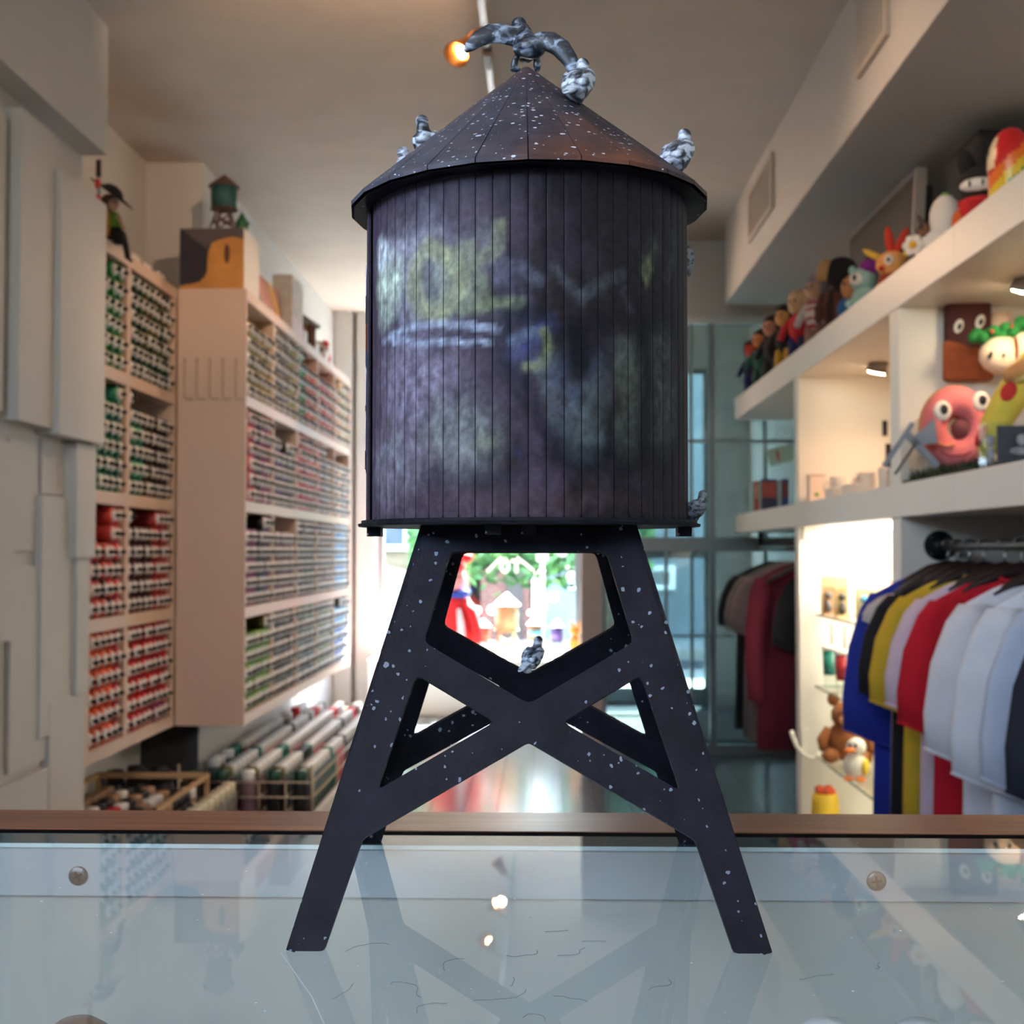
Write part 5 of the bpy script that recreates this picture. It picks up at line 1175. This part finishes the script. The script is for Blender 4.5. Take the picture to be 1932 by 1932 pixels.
e = MB().ball((.008, -.043, .205), (.018, .006, .020), rot=(0, .4, 0)).build('eye', EYW, t); MB().ball((.010, -.049, .206), (.008, .004, .013), rot=(0, .4, 0)).build('pupil', EYB, e)
t = thing('brown_bar_plush', 'rectangular dark brown plush with a caramel lower half and two eyes, up on the upright', 'plush toy', (1.185, 3.565, EYE + .478), math.radians(-4))
MB().loft([[(.063 * s_ * cx, .022 * cy * s_, z) for cx, cy in ((-1, -.5), (-.9, -1), (0, -1.15), (.9, -1), (1, -.5), (1, .5), (.9, 1), (0, 1.1), (-.9, 1), (-1, .5))] for z, s_ in ((.0, .9), (.006, 1.02), (.10, 1.0), (.21, .98), (.216, .86))]).build('body', pm('choc', (78, 38, 34)), t)
MB().loft([[(.065 * s_ * cx, .0235 * cy * s_, z + (.016 if cx < 0 else -.012) * (z > .05)) for cx, cy in ((-1, -.5), (-.9, -1), (0, -1.15), (.9, -1), (1, -.5), (1, .5), (.9, 1), (0, 1.1), (-.9, 1), (-1, .5))] for z, s_ in ((-.002, .9), (.004, 1.02), (.092, 1.0))]).build('caramel', pm('caramel', (158, 78, 40)), t)
for x, z in ((-.030, .148), (.028, .160)):
    e = MB().ball((x, -.026, z), (.013, .006, .021), rot=(0, .35, 0)).build('eye', EYW, t); MB().ball((x + .001, -.031, z - .002), (.006, .004, .010), rot=(0, .35, 0)).build('pupil', EYB, e)
blob_thing('sprout_plush', 'cream plush face with bushy green leaves on top, above the yellow plush', 'plush toy', (1.227, 3.42, EYE + .455), -.15, [
    ('head', pm('cream', (226, 206, 176), .04), [('b', (0, 0, .07), (.060, .048, .052)), ('b', (.055, -.01, .085), (.040, .04, .045))]), ('leaves', pm('green', (38, 124, 56)), [('b', (-.07 + .010 * i, .012 * math.sin(i * 2.3), .120 + .0002 * i * i + .012 * math.sin(i * 1.7)), (.017 + .004 * math.sin(i * 3.1), .018, .016)) for i in range(17)]),
    ('eyes', EYB, [('b', (-.036, -.040, .066), (.006, .005, .012), (0, .4, 0)), ('b', (-.004, -.048, .064), (.005, .004, .005))]), ('strap', pm('strapbrown', (120, 66, 44)), [('b', (.030, -.020, .082), (.007, .034, .036))]), ('buds', pm('ovalred', (206, 52, 48)), [('b', (-.03, -.034, .13), .005), ('b', (.02, -.034, .142), .004)])])
blob_thing('bun_plush', 'wide tan bun shaped plush lying over the top of the yellow one', 'plush toy', (1.165, 3.04, EYE + .415), -.1, [
    ('bun', pm('bun', (204, 146, 88), .08), [('b', (.0, 0, .022), (.075, .05, .030), (0, -.32, 0))]), ('filling', pm('bun_fill', (226, 196, 120)), [('b', (.01, -.006, .008), (.066, .05, .014), (0, -.32, 0))])])
t = thing('marshmallow_plush', 'tall pale pillar shaped plush beside the brown bar', 'plush toy', (1.275, 3.562, EYE + .565)); MB().lathe([(.018, 0), (.030, .006), (.031, .08), (.026, .10), (.001, .104)], 16).build('body', pm('pale', (226, 196, 170), .04), t); MB().ball((-.008, -.029, .06), .004).ball((.010, -.029, .06), .004).build('eyes', EYB, t)
t = thing('ice_pop_plush', 'pale white and orange plush behind the grey blue prop, by the upright', 'plush toy', (1.068, 3.545, GRZ), -.2)
MB().loft([[(rx * math.cos(q_), ry * math.sin(q_), z) for q_ in [2 * PI * k / 14 for k in range(14)]] for z, rx, ry in ((.0, .035, .03), (.02, .055, .04), (.10, .052, .04), (.15, .040, .034), (.165, .02, .02))]).build('body', pm('pale2', (228, 212, 190), .04), t)
MB().tube([(-.04, -.028, .085), (.0, -.040, .115), (.045, -.03, .16)], [.012, .018, .016], n=10).build('orange_band', pm('bandorange', (226, 156, 50)), t); MB().ball((-.012, -.046, .085), (.004, .003, .009)).build('eye', EYB, t)
t = thing('folded_stand', 'grey blue angular stand with crossed legs in front of the pale plush', 'stand', (.945, 3.345, MZ + .002), -.05)
GB = mat('stand_grey', (120, 132, 146), .5, .05)
MB().box(-.058, -.046, -.012, .0, 0, .135, M=Matrix.Translation((-.012, 0, .002)) @ Euler((0, math.radians(34), 0)).to_matrix().to_4x4()).build('strut', GB, t); MB().box(-.009, .009, -.012, .0, 0, .115, M=Matrix.Translation((.082, 0, .03)) @ Euler((0, math.radians(-42), 0)).to_matrix().to_4x4()).build('strut', GB, t)
MB().prism([(.015, .10), (.075, .155), (.082, .09), (.02, .085)], -.012, .004).build('plate', GB, t); MB().box(-.005, .0, -.013, .001, .01, .105, M=Matrix.Translation((-.030, 0, .0)) @ Euler((0, math.radians(34), 0)).to_matrix().to_4x4()).build('strut_edge', mat('stand_dark', (40, 42, 48), .5), t)
t = thing('display_case_small', 'clear display box with a dark printed card at the near end of the mat', 'display box', (1.042, 2.95, MZ), -.05)
MB().box(-.030, .14, -.03, .03, 0, .006).build('base', mat('case_black', (24, 24, 28), .4), t); MB().box(-.030, .14, -.03, .028, .006, .105).build('clear_cover', glass('clear_plastic', (.94, .97, .96, 1), 1.45, 0, .8), t)
MB().box(.004, .135, .000, .004, .006, .100).build('printed_card', mat('card_dark', (38, 38, 46), .4, .5, 60), t)
blob = MB().ball((-.012, 0, .03), (.010, .010, .024)).ball((-.012, 0, .066), (.011, .010, .014)).ball((.05, -.012, .04), (.022, .008, .010)).ball((.055, -.012, .066), (.012, .010, .014)); blob.build('figure', mat('case_grey', (150, 146, 150), .5, .4, 60), t)

# white goods in the middle bay
MUG = mat('mug_white', (232, 224, 214), .25, .02)
def mug(x, y, lab, k=1.0, rz=0):
    t = thing('mug', lab, 'mug', (x, y, MZ), rz, 'white mugs on the middle board', k)
    MB().lathe([(.030, 0), (.036, .004), (.037, .09), (.034, .092), (.033, .01), (.001, .006)], 20).build('cup', MUG, t); MB().tube([(-.034, 0, .072), (-.056, 0, .066), (-.060, 0, .045), (-.052, 0, .024), (-.035, 0, .02)], .006, n=8).build('handle', MUG, t)
mug(1.095, 4.72, 'white mug between the low white boxes and the white gift box', .95); mug(1.135, 4.50, 'white mug beside the small dark card on the middle board', .95, .5); mug(1.105, 4.10, 'white mug at the near end of the middle bay, by the upright', .85, 1.2)
o = MB().box(-.032, .032, -.03, .03, 0, .105).build('gift_box', mat('box_pink', (230, 206, 190), .5, .03), None, .002); o.location = (1.052, 4.93, MZ); tag(o, 'white gift box with a green round mark by the far upright', 'box')
MB().lathe([(.009, 0), (.009, .001)], 14, M=Matrix.Translation((-.004, -.0302, .028)) @ Euler((PI / 2, 0, 0)).to_matrix().to_4x4()).build('green_mark', mat('apple_green', (120, 150, 40), .5), o); MB().box(-.030, .030, -.031, -.030, .100, .104).build('lid_line', mat('box_line', (150, 110, 90), .5), o)
for x, y, w_, h_, lab in ((1.045, 4.55, .06, .035, 'low white box at the front of the middle board, left of the others'), (1.055, 4.36, .05, .038, 'low white box at the front of the middle board beside the mug'), (1.20, 4.40, .05, .09, 'white box carrying the small dark card on the middle board'), (1.19, 4.16, .05, .085, 'white box under the small orange figure on the middle board')):
    o = MB().box(-w_ / 2, w_ / 2, -.06, .06, 0, h_).build('white_box', mat('box_white', (234, 222, 208), .5, .03), None, .003); o.location = (x, y, MZ); tag(o, lab, 'box')
o = MB().box(-.022, .022, -.004, .004, 0, .088).build('dark_card', mat('card_brown', (62, 50, 48), .5)); o.location = (1.195, 4.38, MZ + .091); tag(o, 'small dark brown card standing on a white box in the middle bay', 'card')
t = thing('orange_figure_small', 'small orange figure with a white head standing on a white box', 'figure', (1.19, 4.15, MZ + .086))
MB().lathe([(.014, 0), (.016, .02), (.012, .04)], 12).build('body', mat('fig_orange', (206, 116, 50), .5), t); MB().ball((0, 0, .052), (.017, .016, .016)).build('head', MUG, t)
# goods on the far overhang
for i, (x, w_, h_, c, c2, lab) in enumerate(((1.045, .022, .155, (166, 70, 56), (200, 150, 120), 'narrow red packaged toy at the far end of the middle board'), (1.108, .078, .165, (40, 48, 84), (170, 74, 62), 'dark blue and red packaged toy on the far overhang of the middle board'), (1.185, .035, .165, (34, 58, 110), (110, 40, 44), 'blue and maroon packaged toy nearest the far upright'))):
    t = thing('packaged_toy', lab, 'toy package', (x, 6.30, MZ), group='packaged toys on the far overhang')
    MB().box(-w_ / 2, w_ / 2, -.03, .03, 0, h_).build('card_box', mat('pack_%d' % i, c, .4, .3, 40), t); MB().box(-w_ / 2 + .004, w_ / 2 - .004, -.0315, -.030, h_ * .45, h_ * .92).build('print', mat('packp_%d' % i, c2, .4, .5, 60), t)
    MB().box(-w_ / 2 - .012, -w_ / 2, -.028, .028, .0, h_ * .97).build('clear_sleeve', mat('sleeve_clear', (170, 190, 190), .2), t)
t = thing('glass_sign', 'small pale green sign with a red mark hanging on the vestibule glass', 'sign', (1.28, 6.86, EYE + .52))
q = Euler((0, math.radians(-15), 0)).to_matrix().to_4x4()
MB().box(-.075, .075, -.004, .004, -.045, .045, M=q).build('plate', mat('sign_green', (186, 214, 196), .4, .04), t); MB().prism([(-.030, -.025), (-.018, -.03), (-.012, .025), (-.026, .03)], -.0055, -.004, M=q).build('red_mark', mat('sign_red', (190, 56, 44), .5), t)
MB().tube([(-.05, .0, .06), (0, .004, .18), (.05, 0, .06)], .0015, n=4).build('cord', mat('sign_cord', (90, 96, 96), .5), t)

# ------------------------------------------------------------------ goods in the lit cabinet
def toy_pack(x, y, z, c, card, lab, h_=.15):
    t = thing('boxed_figure', lab, 'boxed toy', (x, y, z), group='boxed figures on the top glass shelf')
    MB().box(-.026, .026, -.022, .022, 0, .008).build('base', mat('bf_%d%d%d' % card, card, .5), t); MB().box(-.026, .026, .018, .022, .008, h_).build('back_card', mat('bf_%d%d%d' % card, card, .5), t)
    MB().box(-.026, .026, -.022, .018, .008, h_ * .72).build('clear_box', glass('clear_plastic', (.94, .97, .96, 1), 1.45, 0, .8), t)
    MB().lathe([(.010, .01), (.013, .03), (.008, .055)], 10).ball((0, 0, .075), (.013, .012, .014)).build('figure', mat('bff_%d%d%d' % c, c, .4, .3, 80), t)
for x, y, c, card, lab in ((1.085, 4.88, (90, 84, 86), (196, 150, 110), 'boxed grey figure at the far corner of the top glass shelf'), (1.10, 4.72, (40, 38, 42), (206, 170, 120), 'boxed black figure, second along the top glass shelf'), (1.125, 4.50, (70, 150, 190), (222, 200, 160), 'boxed blue figure in the middle of the top glass shelf'),
                       (1.145, 4.38, (150, 150, 50), (222, 206, 170), 'boxed yellow green figure on the top glass shelf'), (1.165, 4.20, (120, 116, 120), (196, 130, 120), 'boxed pale figure on the top glass shelf by the near upright')):
    toy_pack(x, y, EYE - .244, c, card, lab)
mg_ = thing('mug', 'white mug at the near end of the top glass shelf in the lit cabinet', 'mug', (1.19, 4.02, EYE - .244), .4, 'white mugs on the middle board', .9)
mg_['group'] = 'goods in the lit cabinet'
for ch in bpy.data.objects['mug'].children:
    c = ch.copy(); C.objects.link(c); c.parent = mg_
def tumbler(x, y, c, lab):
    t = thing('tumbler', lab, 'tumbler', (x, y, EYE - .524), group='tumblers on the second glass shelf')
    MB().lathe([(.022, 0), (.026, .004), (.032, .15), (.030, .15), (.024, .008), (.001, .006)], 16).build('cup', glass('clear_plastic', (.94, .97, .96, 1), 1.45, 0, .8), t); MB().lathe([(.0262, .055), (.0312, .145)], 16).build('sleeve', mat('sleeve_%d%d%d' % c, c, .5, .3, 50), t)
    MB().lathe([(.034, .15), (.034, .16), (.028, .166), (.001, .167)], 16).build('lid', MUG, t); MB().tube([(.006, 0, .165), (.004, 0, .25)], .004, n=6).build('straw', mat('straw_grey', (110, 106, 100), .5), t)
for x, y, c, lab in ((1.086, 4.86, (40, 134, 118), 'tumbler with a teal band on the second glass shelf'), (1.088, 4.66, (192, 44, 52), 'tumbler with a red band on the second glass shelf'), (1.088, 4.48, (70, 96, 170), 'tumbler with a blue band on the second glass shelf'), (1.10, 4.36, (120, 90, 150), 'tumbler with a violet band on the second glass shelf')): tumbler(x, y, c, lab)
blob_thing('duck_toy', 'small toy with a yellow head and pink base on the second glass shelf', 'toy', (1.095, 4.28, EYE - .524), -.3, [('body', mat('toy_pink', (222, 110, 140), .5), [('b', (0, 0, .018), (.026, .022, .018))]), ('head', mat('toy_yellow', (236, 200, 60), .5), [('b', (0, 0, .055), (.022, .02, .022))]), ('beak', mat('toy_orange', (226, 120, 40), .5), [('b', (-.004, -.022, .052), (.010, .010, .005))])])
BR = pm('bear', (140, 82, 40))
blob_thing('bear_plush', 'brown bear plush sitting on the lowest glass shelf in the lit cabinet', 'plush toy', (1.150, 4.84, EYE - .7955), -.4, [
    ('body', BR, [('b', (0, 0, .082), (.085, .065, .080))]), ('head', BR, [('b', (.0, -.01, .175), (.068, .056, .058))]), ('ear', BR, [('b', (-.058, 0, .235), (.024, .014, .028))]), ('ear', BR, [('b', (.058, 0, .235), (.024, .014, .028))]), ('muzzle', pm('bearlight', (190, 136, 84)), [('b', (0, -.060, .162), (.028, .020, .022))]), ('eyes', EYB, [('b', (-.022, -.058, .190), .006), ('b', (.022, -.058, .190), .006), ('b', (0, -.080, .168), (.007, .005, .005))]),
    ('leg', BR, [('b', (-.06, -.05, .028), (.034, .05, .028))]), ('leg', BR, [('b', (.06, -.05, .028), (.034, .05, .028))]), ('arm', BR, [('t', [(-.07, -.01, .12), (-.095, -.03, .08), (-.085, -.05, .05)], [.024, .022, .018])]), ('arm', BR, [('t', [(.07, -.01, .12), (.095, -.03, .08), (.085, -.05, .05)], [.024, .022, .018])])])
blob_thing('white_bird_toy', 'white toy bird with an orange beak and feet beside the brown bear', 'toy', (1.08, 4.46, EYE - .796), -.4, [
    ('body', mat('toy_white', (232, 226, 214), .5), [('b', (0, 0, .05), (.042, .036, .05)), ('b', (.004, 0, .115), (.034, .03, .034))]), ('wing', mat('toy_yellow', (236, 200, 60), .5), [('b', (.036, -.012, .05), (.014, .024, .03))]), ('beak', mat('toy_orange', (226, 120, 40), .5), [('b', (-.012, -.034, .108), (.020, .016, .009))]), ('foot', mat('toy_orange', (226, 120, 40), .5), [('b', (-.02, -.02, .008), (.018, .024, .008)), ('b', (.022, -.02, .008), (.018, .024, .008))]), ('eyes', EYB, [('b', (-.014, -.028, .125), (.005, .004, .009)), ('b', (.006, -.030, .125), (.005, .004, .009))])])
blob_thing('yellow_bag_toy', 'yellow toy with an orange ruffled top on the floor of the lit cabinet', 'toy', (1.062, 4.86, .061), -.3, [('body', mat('toy_yellow2', (228, 186, 50), .6), [('l', [(.046, 0), (.052, .03), (.05, .09), (.044, .115)])]), ('ruffle', mat('toy_red_orange', (220, 84, 44), .6), [('b', (.022 * math.cos(k), .022 * math.sin(k), .122 + .006 * (k % 2)), (.018, .018, .016)) for k in range(6)])])
t = thing('coat_hook', 'white two pronged hook fixed to the far upright below the middle board', 'hook', (1.02, 5.026, EYE - .76))
HKM = mat('hook_white', (232, 226, 212), .3, .02)
MB().box(-.012, .016, -.008, .003, -.03, .065).build('plate', HKM, t); MB().tube([(-.054, -.01, .058), (-.048, -.014, .035), (-.036, -.016, .0), (-.012, -.018, -.032), (.018, -.018, -.050), (.040, -.016, -.046), (.058, -.012, -.026)], [.008, .009, .0085, .0085, .0085, .009, .009], n=10).build('prong', HKM, t)

# ------------------------------------------------------------------ clothes rails
PIPE = mat('black_pipe', (28, 29, 32), .4, .1, 30, metal=.5)
RX, RZ = 1.11, EYE + .016
rl = thing('clothes_rail', 'black pipe clothes rail with a round flange on the near upright', 'clothes rail', (RX, 3.6, RZ))
rot = Euler((PI / 2, 0, 0)).to_matrix().to_4x4()
MB().lathe([(.042, 0), (.042, .010), (.030, .014), (.022, .030), (.020, .034)], 24, M=rot).build('flange', PIPE, rl)
for a in (45, 135, 225, 315): MB().lathe([(.005, .010), (.005, .013)], 8, M=rot @ Matrix.Translation((.031 * math.cos(math.radians(a)), .031 * math.sin(math.radians(a)), 0))).build('bolt', mat('bolt_grey', (110, 110, 112), .4), rl)
MB().tube([(0, -.03, 0), (0, -1.65, 0)], .0135, n=14).build('pipe', PIPE, rl)
r2 = thing('clothes_rail', 'black clothes rail hanging from the far overhang of the middle board', 'clothes rail', (RX, 5.11, EYE + .022))
MB().tube([(0, .0, 0), (0, 1.46, 0)], .012, n=12).build('pipe', PIPE, r2); MB().box(-.012, .012, 1.425, 1.449, -.012, .0735).build('bracket', PIPE, r2)
HW = mat('hanger_wood', (40, 26, 24), .35, .2, 30); HM = mat('hanger_steel', (186, 180, 172), .25, .03, metal=.9)
hang0 = None
def hanger(y, z, lab, group):
    global hang0
    if hang0 is None:
        t = thing('clothes_hanger', lab, 'hanger', (RX, y, z), 0, group)
        mb = MB(); P = [(-.195, -.135), (-.15, -.108), (-.10, -.080), (-.05, -.058), (0, -.047), (.05, -.058), (.10, -.080), (.15, -.108), (.195, -.135)]
        mb.tube([(x, 0, z_) for x, z_ in P], [.007, .009, .012, .018, .020, .018, .012, .009, .007], n=10); mb.build('wooden_arms', HW, t)
        MB().tube([(0, 0, -.035), (0, 0, -.010), (.010, 0, .0), (.019, 0, .014), (.012, 0, .026), (0, 0, .0285), (-.012, 0, .024), (-.018, 0, .012)], .0020, n=6).build('hook', HM, t)
        hang0 = t; return t
    return dup(hang0, (RX, y, z), 0, lab, group)
def shirt(y, z, col, lab, group, sl=.30, length=.72, folds=1, long=False, wide=1.0, tagged=False):
    """a T-shirt on a hanger, seen from the front: body, two sleeves, collar"""
    t = thing('hanging_shirt', lab, 'shirt', (RX, y, z), 0, group)
    m = mat('cloth_%d_%d_%d' % col, col, .9, .06, 14, .12, bscale=500)
    n = 28; rings = []
    for zz, w, th in ((-.056, .062, .014), (-.066, .092, .020), (-.086, .140, .024), (-.116, .196, .026), (-.15, .204, .030), (-.22, .200, .036), (-.34, .200 * wide, .040), (-.5, .206 * wide, .042), (-.12 - length, .214 * wide, .044)):
        ring = []
        for k in range(n):
            a = 2 * PI * k / n; c_, s_ = math.cos(a), math.sin(a)
            f = 1 + (.35 * math.sin(5 * a + y * 9 + zz * 3) * min(1, max(0, (-zz - .15) * 3)) * folds)
            ring.append((w * math.copysign(abs(c_) ** .8, c_), th * .62 * s_ * f, zz))
        rings.append(ring)
    if tagged: t.scale = (.88, 1, 1)
    MB().loft(list(reversed(rings))).build('body', m, t)
    for sd in (-1, 1):
        rg = []; L = .52 if long else sl
        for f, w, th in ((0, .034, .018), (.12, .052, .026), (.4, .066 if not long else .052, .028), (.75, .076 if not long else .044, .026), (1, .080 if not long else .040, .024)):
            cx = sd * (.185 + .030 * f + .02 * math.sin(f * 3)); cz = -.118 - L * f
            rg.append([(cx + w * math.cos(a), -.022 - .012 * f + th * math.sin(a) * (1 + .2 * math.sin(3 * a + y * 7)), cz + sd * w * math.cos(a) * .40 * f) for a in [2 * PI * k / 18 for k in range(18)]])
        MB().loft(rg).build('sleeve', m, t)
        r = rg[-1]; MB().tube([r[k] for k in range(18)] + [r[0]], .0035, n=5, cap=False).build('cuff', m, t)
    MB().tube([(.058 * math.cos(a), -.004 + .022 * math.sin(a), -.058 - .022 * (math.sin(a) < 0) * -math.sin(a)) for a in [2 * PI * k / 16 for k in range(17)]], .006, n=6, cap=False).build('collar', m, t)
    if tagged:
        MB().tube([(-.075, -.05, -.34), (-.072, -.052, -.44)], .0015, n=4).build('tag_string', mat('string_grey', (110, 100, 96), .7), t)
        tg = MB().box(-.112, -.03, -.054, -.0515, -.60, -.435).build('paper_tag', mat('tag_white', (214, 206, 200), .6, .03), t); MB().ball((-.075, -.0545, -.495), (.008, .001, .009)).box(-.095, -.055, -.0549, -.0541, -.540, -.534).build('tag_print', mat('tag_brown', (150, 120, 104), .6), tg)
    return t
SG, HG = 'shirts on the near clothes rail', 'hangers on the near clothes rail'
near = [(3.52, (30, 52, 158), 'royal blue shirt with drooping sleeves, first on the rail from the flange', .40, False), (3.44, (206, 198, 194), 'pale grey shirt with a paper tag behind the blue sleeve', .10, True), (3.345, (26, 26, 30), 'black shirt hanging between the blue and the yellow ones', .28, False),
        (3.235, (212, 176, 48), 'yellow shirt on the near clothes rail', .29, False), (3.09, (220, 202, 214), 'pale pink shirt hanging between the yellow and the red ones', .28, False), (2.985, (192, 14, 36), 'red shirt on the near clothes rail', .31, False),
        (2.78, (226, 224, 228), 'white shirt next to the red one', .34, False), (2.60, (230, 230, 234), 'white shirt in front of the other white one', .36, False), (2.43, (196, 204, 220), 'pale blue shirt cut by the edge of the picture', .34, False), (2.30, (30, 34, 48), 'dark navy shirt nearest the counter on the rail', .34, False)]
for y, c, lab, sl, tg in near:
    shirt(y, RZ - .012, c, lab, SG, sl, tagged=tg)
    hanger(y, RZ - .012, 'dark wooden hanger carrying the ' + lab.split(',')[0].split(' hanging')[0].split(' with')[0].split(' on the')[0].split(' in front')[0].split(' next')[0].split(' cut')[0].split(' nearest')[0] + (' next to the red one' if 'next to' in lab else ' in front of another white one' if 'in front' in lab else ''), HG)
far = [(6.02, (24, 25, 32), 'black shirt at the far end of the far clothes rail', .26, False), (5.78, (120, 112, 108), 'grey shirt second from the far end of the far rail', .26, False), (5.62, (138, 122, 116), 'warm grey shirt third from the far end of the far rail', .26, False), (5.40, (112, 30, 50), 'maroon long sleeved shirt on the far rail', .5, True), (5.25, (26, 26, 30), 'black shirt on the far rail next to the upright', .3, False)]
for y, c, lab, sl, lg in far:
    sh_ = shirt(y, EYE + .006, c, lab, 'shirts on the far clothes rail', sl, long=lg)
    if y < 5.3: sh_.location.x += .12; hanger(y, EYE + .006, 'dark hanger of the ' + lab.replace(' at the far end of the far clothes rail', ' farthest along the far rail'), 'hangers on the far clothes rail')

# ------------------------------------------------------------------ shop window display
pf = thing('display_platform', 'low white display platform in front of the shop window', 'platform', (-.46, 8.76, 0))
MB().box(-.72, .72, -.28, .285, 0, .355).build('body', LAM, pf, .004); MB().box(-.72, .72, -.288, .285, .355, .366).build('top_board', LAM, pf, .002)
PZ = .366
mini_tower((-.425, 8.84, PZ), 'small model water tower with a reddish brown tank, beside the red cloth figure', (150, 86, 72), (240, 240, 238), (140, 110, 90), .045, .10, .10, .05)
mini_tower((-.262, 8.82, PZ), 'biggest water tower on the window platform, tan tank and white roof', (196, 158, 116), (242, 240, 234), (188, 168, 128), .078, .17, .19, .085)
mini_tower((-.062, 8.84, PZ), 'model water tower with teal and brown bands on the window platform', (132, 108, 88), (242, 242, 240), (120, 112, 104), .050, .10, .115, .06, band=(96, 178, 196))
mini_tower((.088, 8.84, PZ), 'model water tower with a dark purple tank on the window platform', (58, 42, 104), (196, 200, 214), (62, 64, 72), .043, .10, .115, .05)
blob_thing('orange_cat_figure', 'orange figure at the end of the window platform by the pink post', 'figure', (.215, 8.80, PZ), 0, [('body', mat('cat_orange', (226, 140, 46), .5, .2), [('b', (0, 0, .075), (.045, .04, .075))]), ('head', mat('cat_orange', (226, 140, 46), .5, .2), [('b', (0, -.006, .18), (.042, .038, .042)), ('b', (-.026, 0, .222), (.012, .01, .018)), ('b', (.026, 0, .222), (.012, .01, .018))]), ('belly', mat('cat_yellow', (238, 196, 90), .5), [('b', (0, -.026, .07), (.03, .022, .05))]), ('paw', mat('cat_orange', (226, 140, 46), .5, .2), [('b', (-.022, -.036, .02), (.016, .02, .018)), ('b', (.022, -.036, .02), (.016, .02, .018))])])
RDC = mat('cloth_red', (196, 26, 34), .85, .1)
blob_thing('red_cloth_figure', 'big red cloth figure with a white stripe and blue scarf on the window platform', 'cloth figure', (-.615, 8.74, PZ), 0, [
    ('body', RDC, [('l', [(.12, 0), (.15, .06), (.13, .22), (.085, .36), (.05, .42)])]), ('front_stripe', mat('cloth_white', (230, 230, 232), .85), [('t', [(.055, -.135, .02), (.055, -.132, .12), (.045, -.112, .24), (.03, -.085, .33)], [.028, .030, .024, .016])]),
    ('arm', RDC, [('t', [(.06, -.02, .38), (.12, -.05, .30), (.155, -.08, .18), (.165, -.085, .10)], [.040, .042, .036, .024])]), ('arm', RDC, [('t', [(-.06, -.02, .38), (-.12, -.05, .30), (-.155, -.08, .18), (-.165, -.085, .10)], [.040, .042, .036, .024])]),
    ('hand', mat('cloth_skin', (230, 176, 160), .8), [('b', (.166, -.086, .085), .026)]), ('scarf', mat('cloth_blue', (34, 60, 148), .85), [('b', (.01, 0, .425), (.085, .075, .032)), ('b', (.075, -.03, .44), (.03, .03, .024))]),
    ('head', mat('cloth_pink', (236, 150, 148), .8), [('b', (0, 0, .53), (.075, .068, .09))]), ('hat', RDC, [('b', (.0, 0, .62), (.07, .066, .05)), ('t', [(0, 0, .64), (.04, 0, .70), (.075, -.01, .69)], [.05, .035, .02])]), ('pompom', RDC, [('b', (.09, -.01, .68), .032)]), ('eyes', EYB, [('b', (.02, -.066, .55), .008), ('b', (.05, -.05, .55), .008)])])
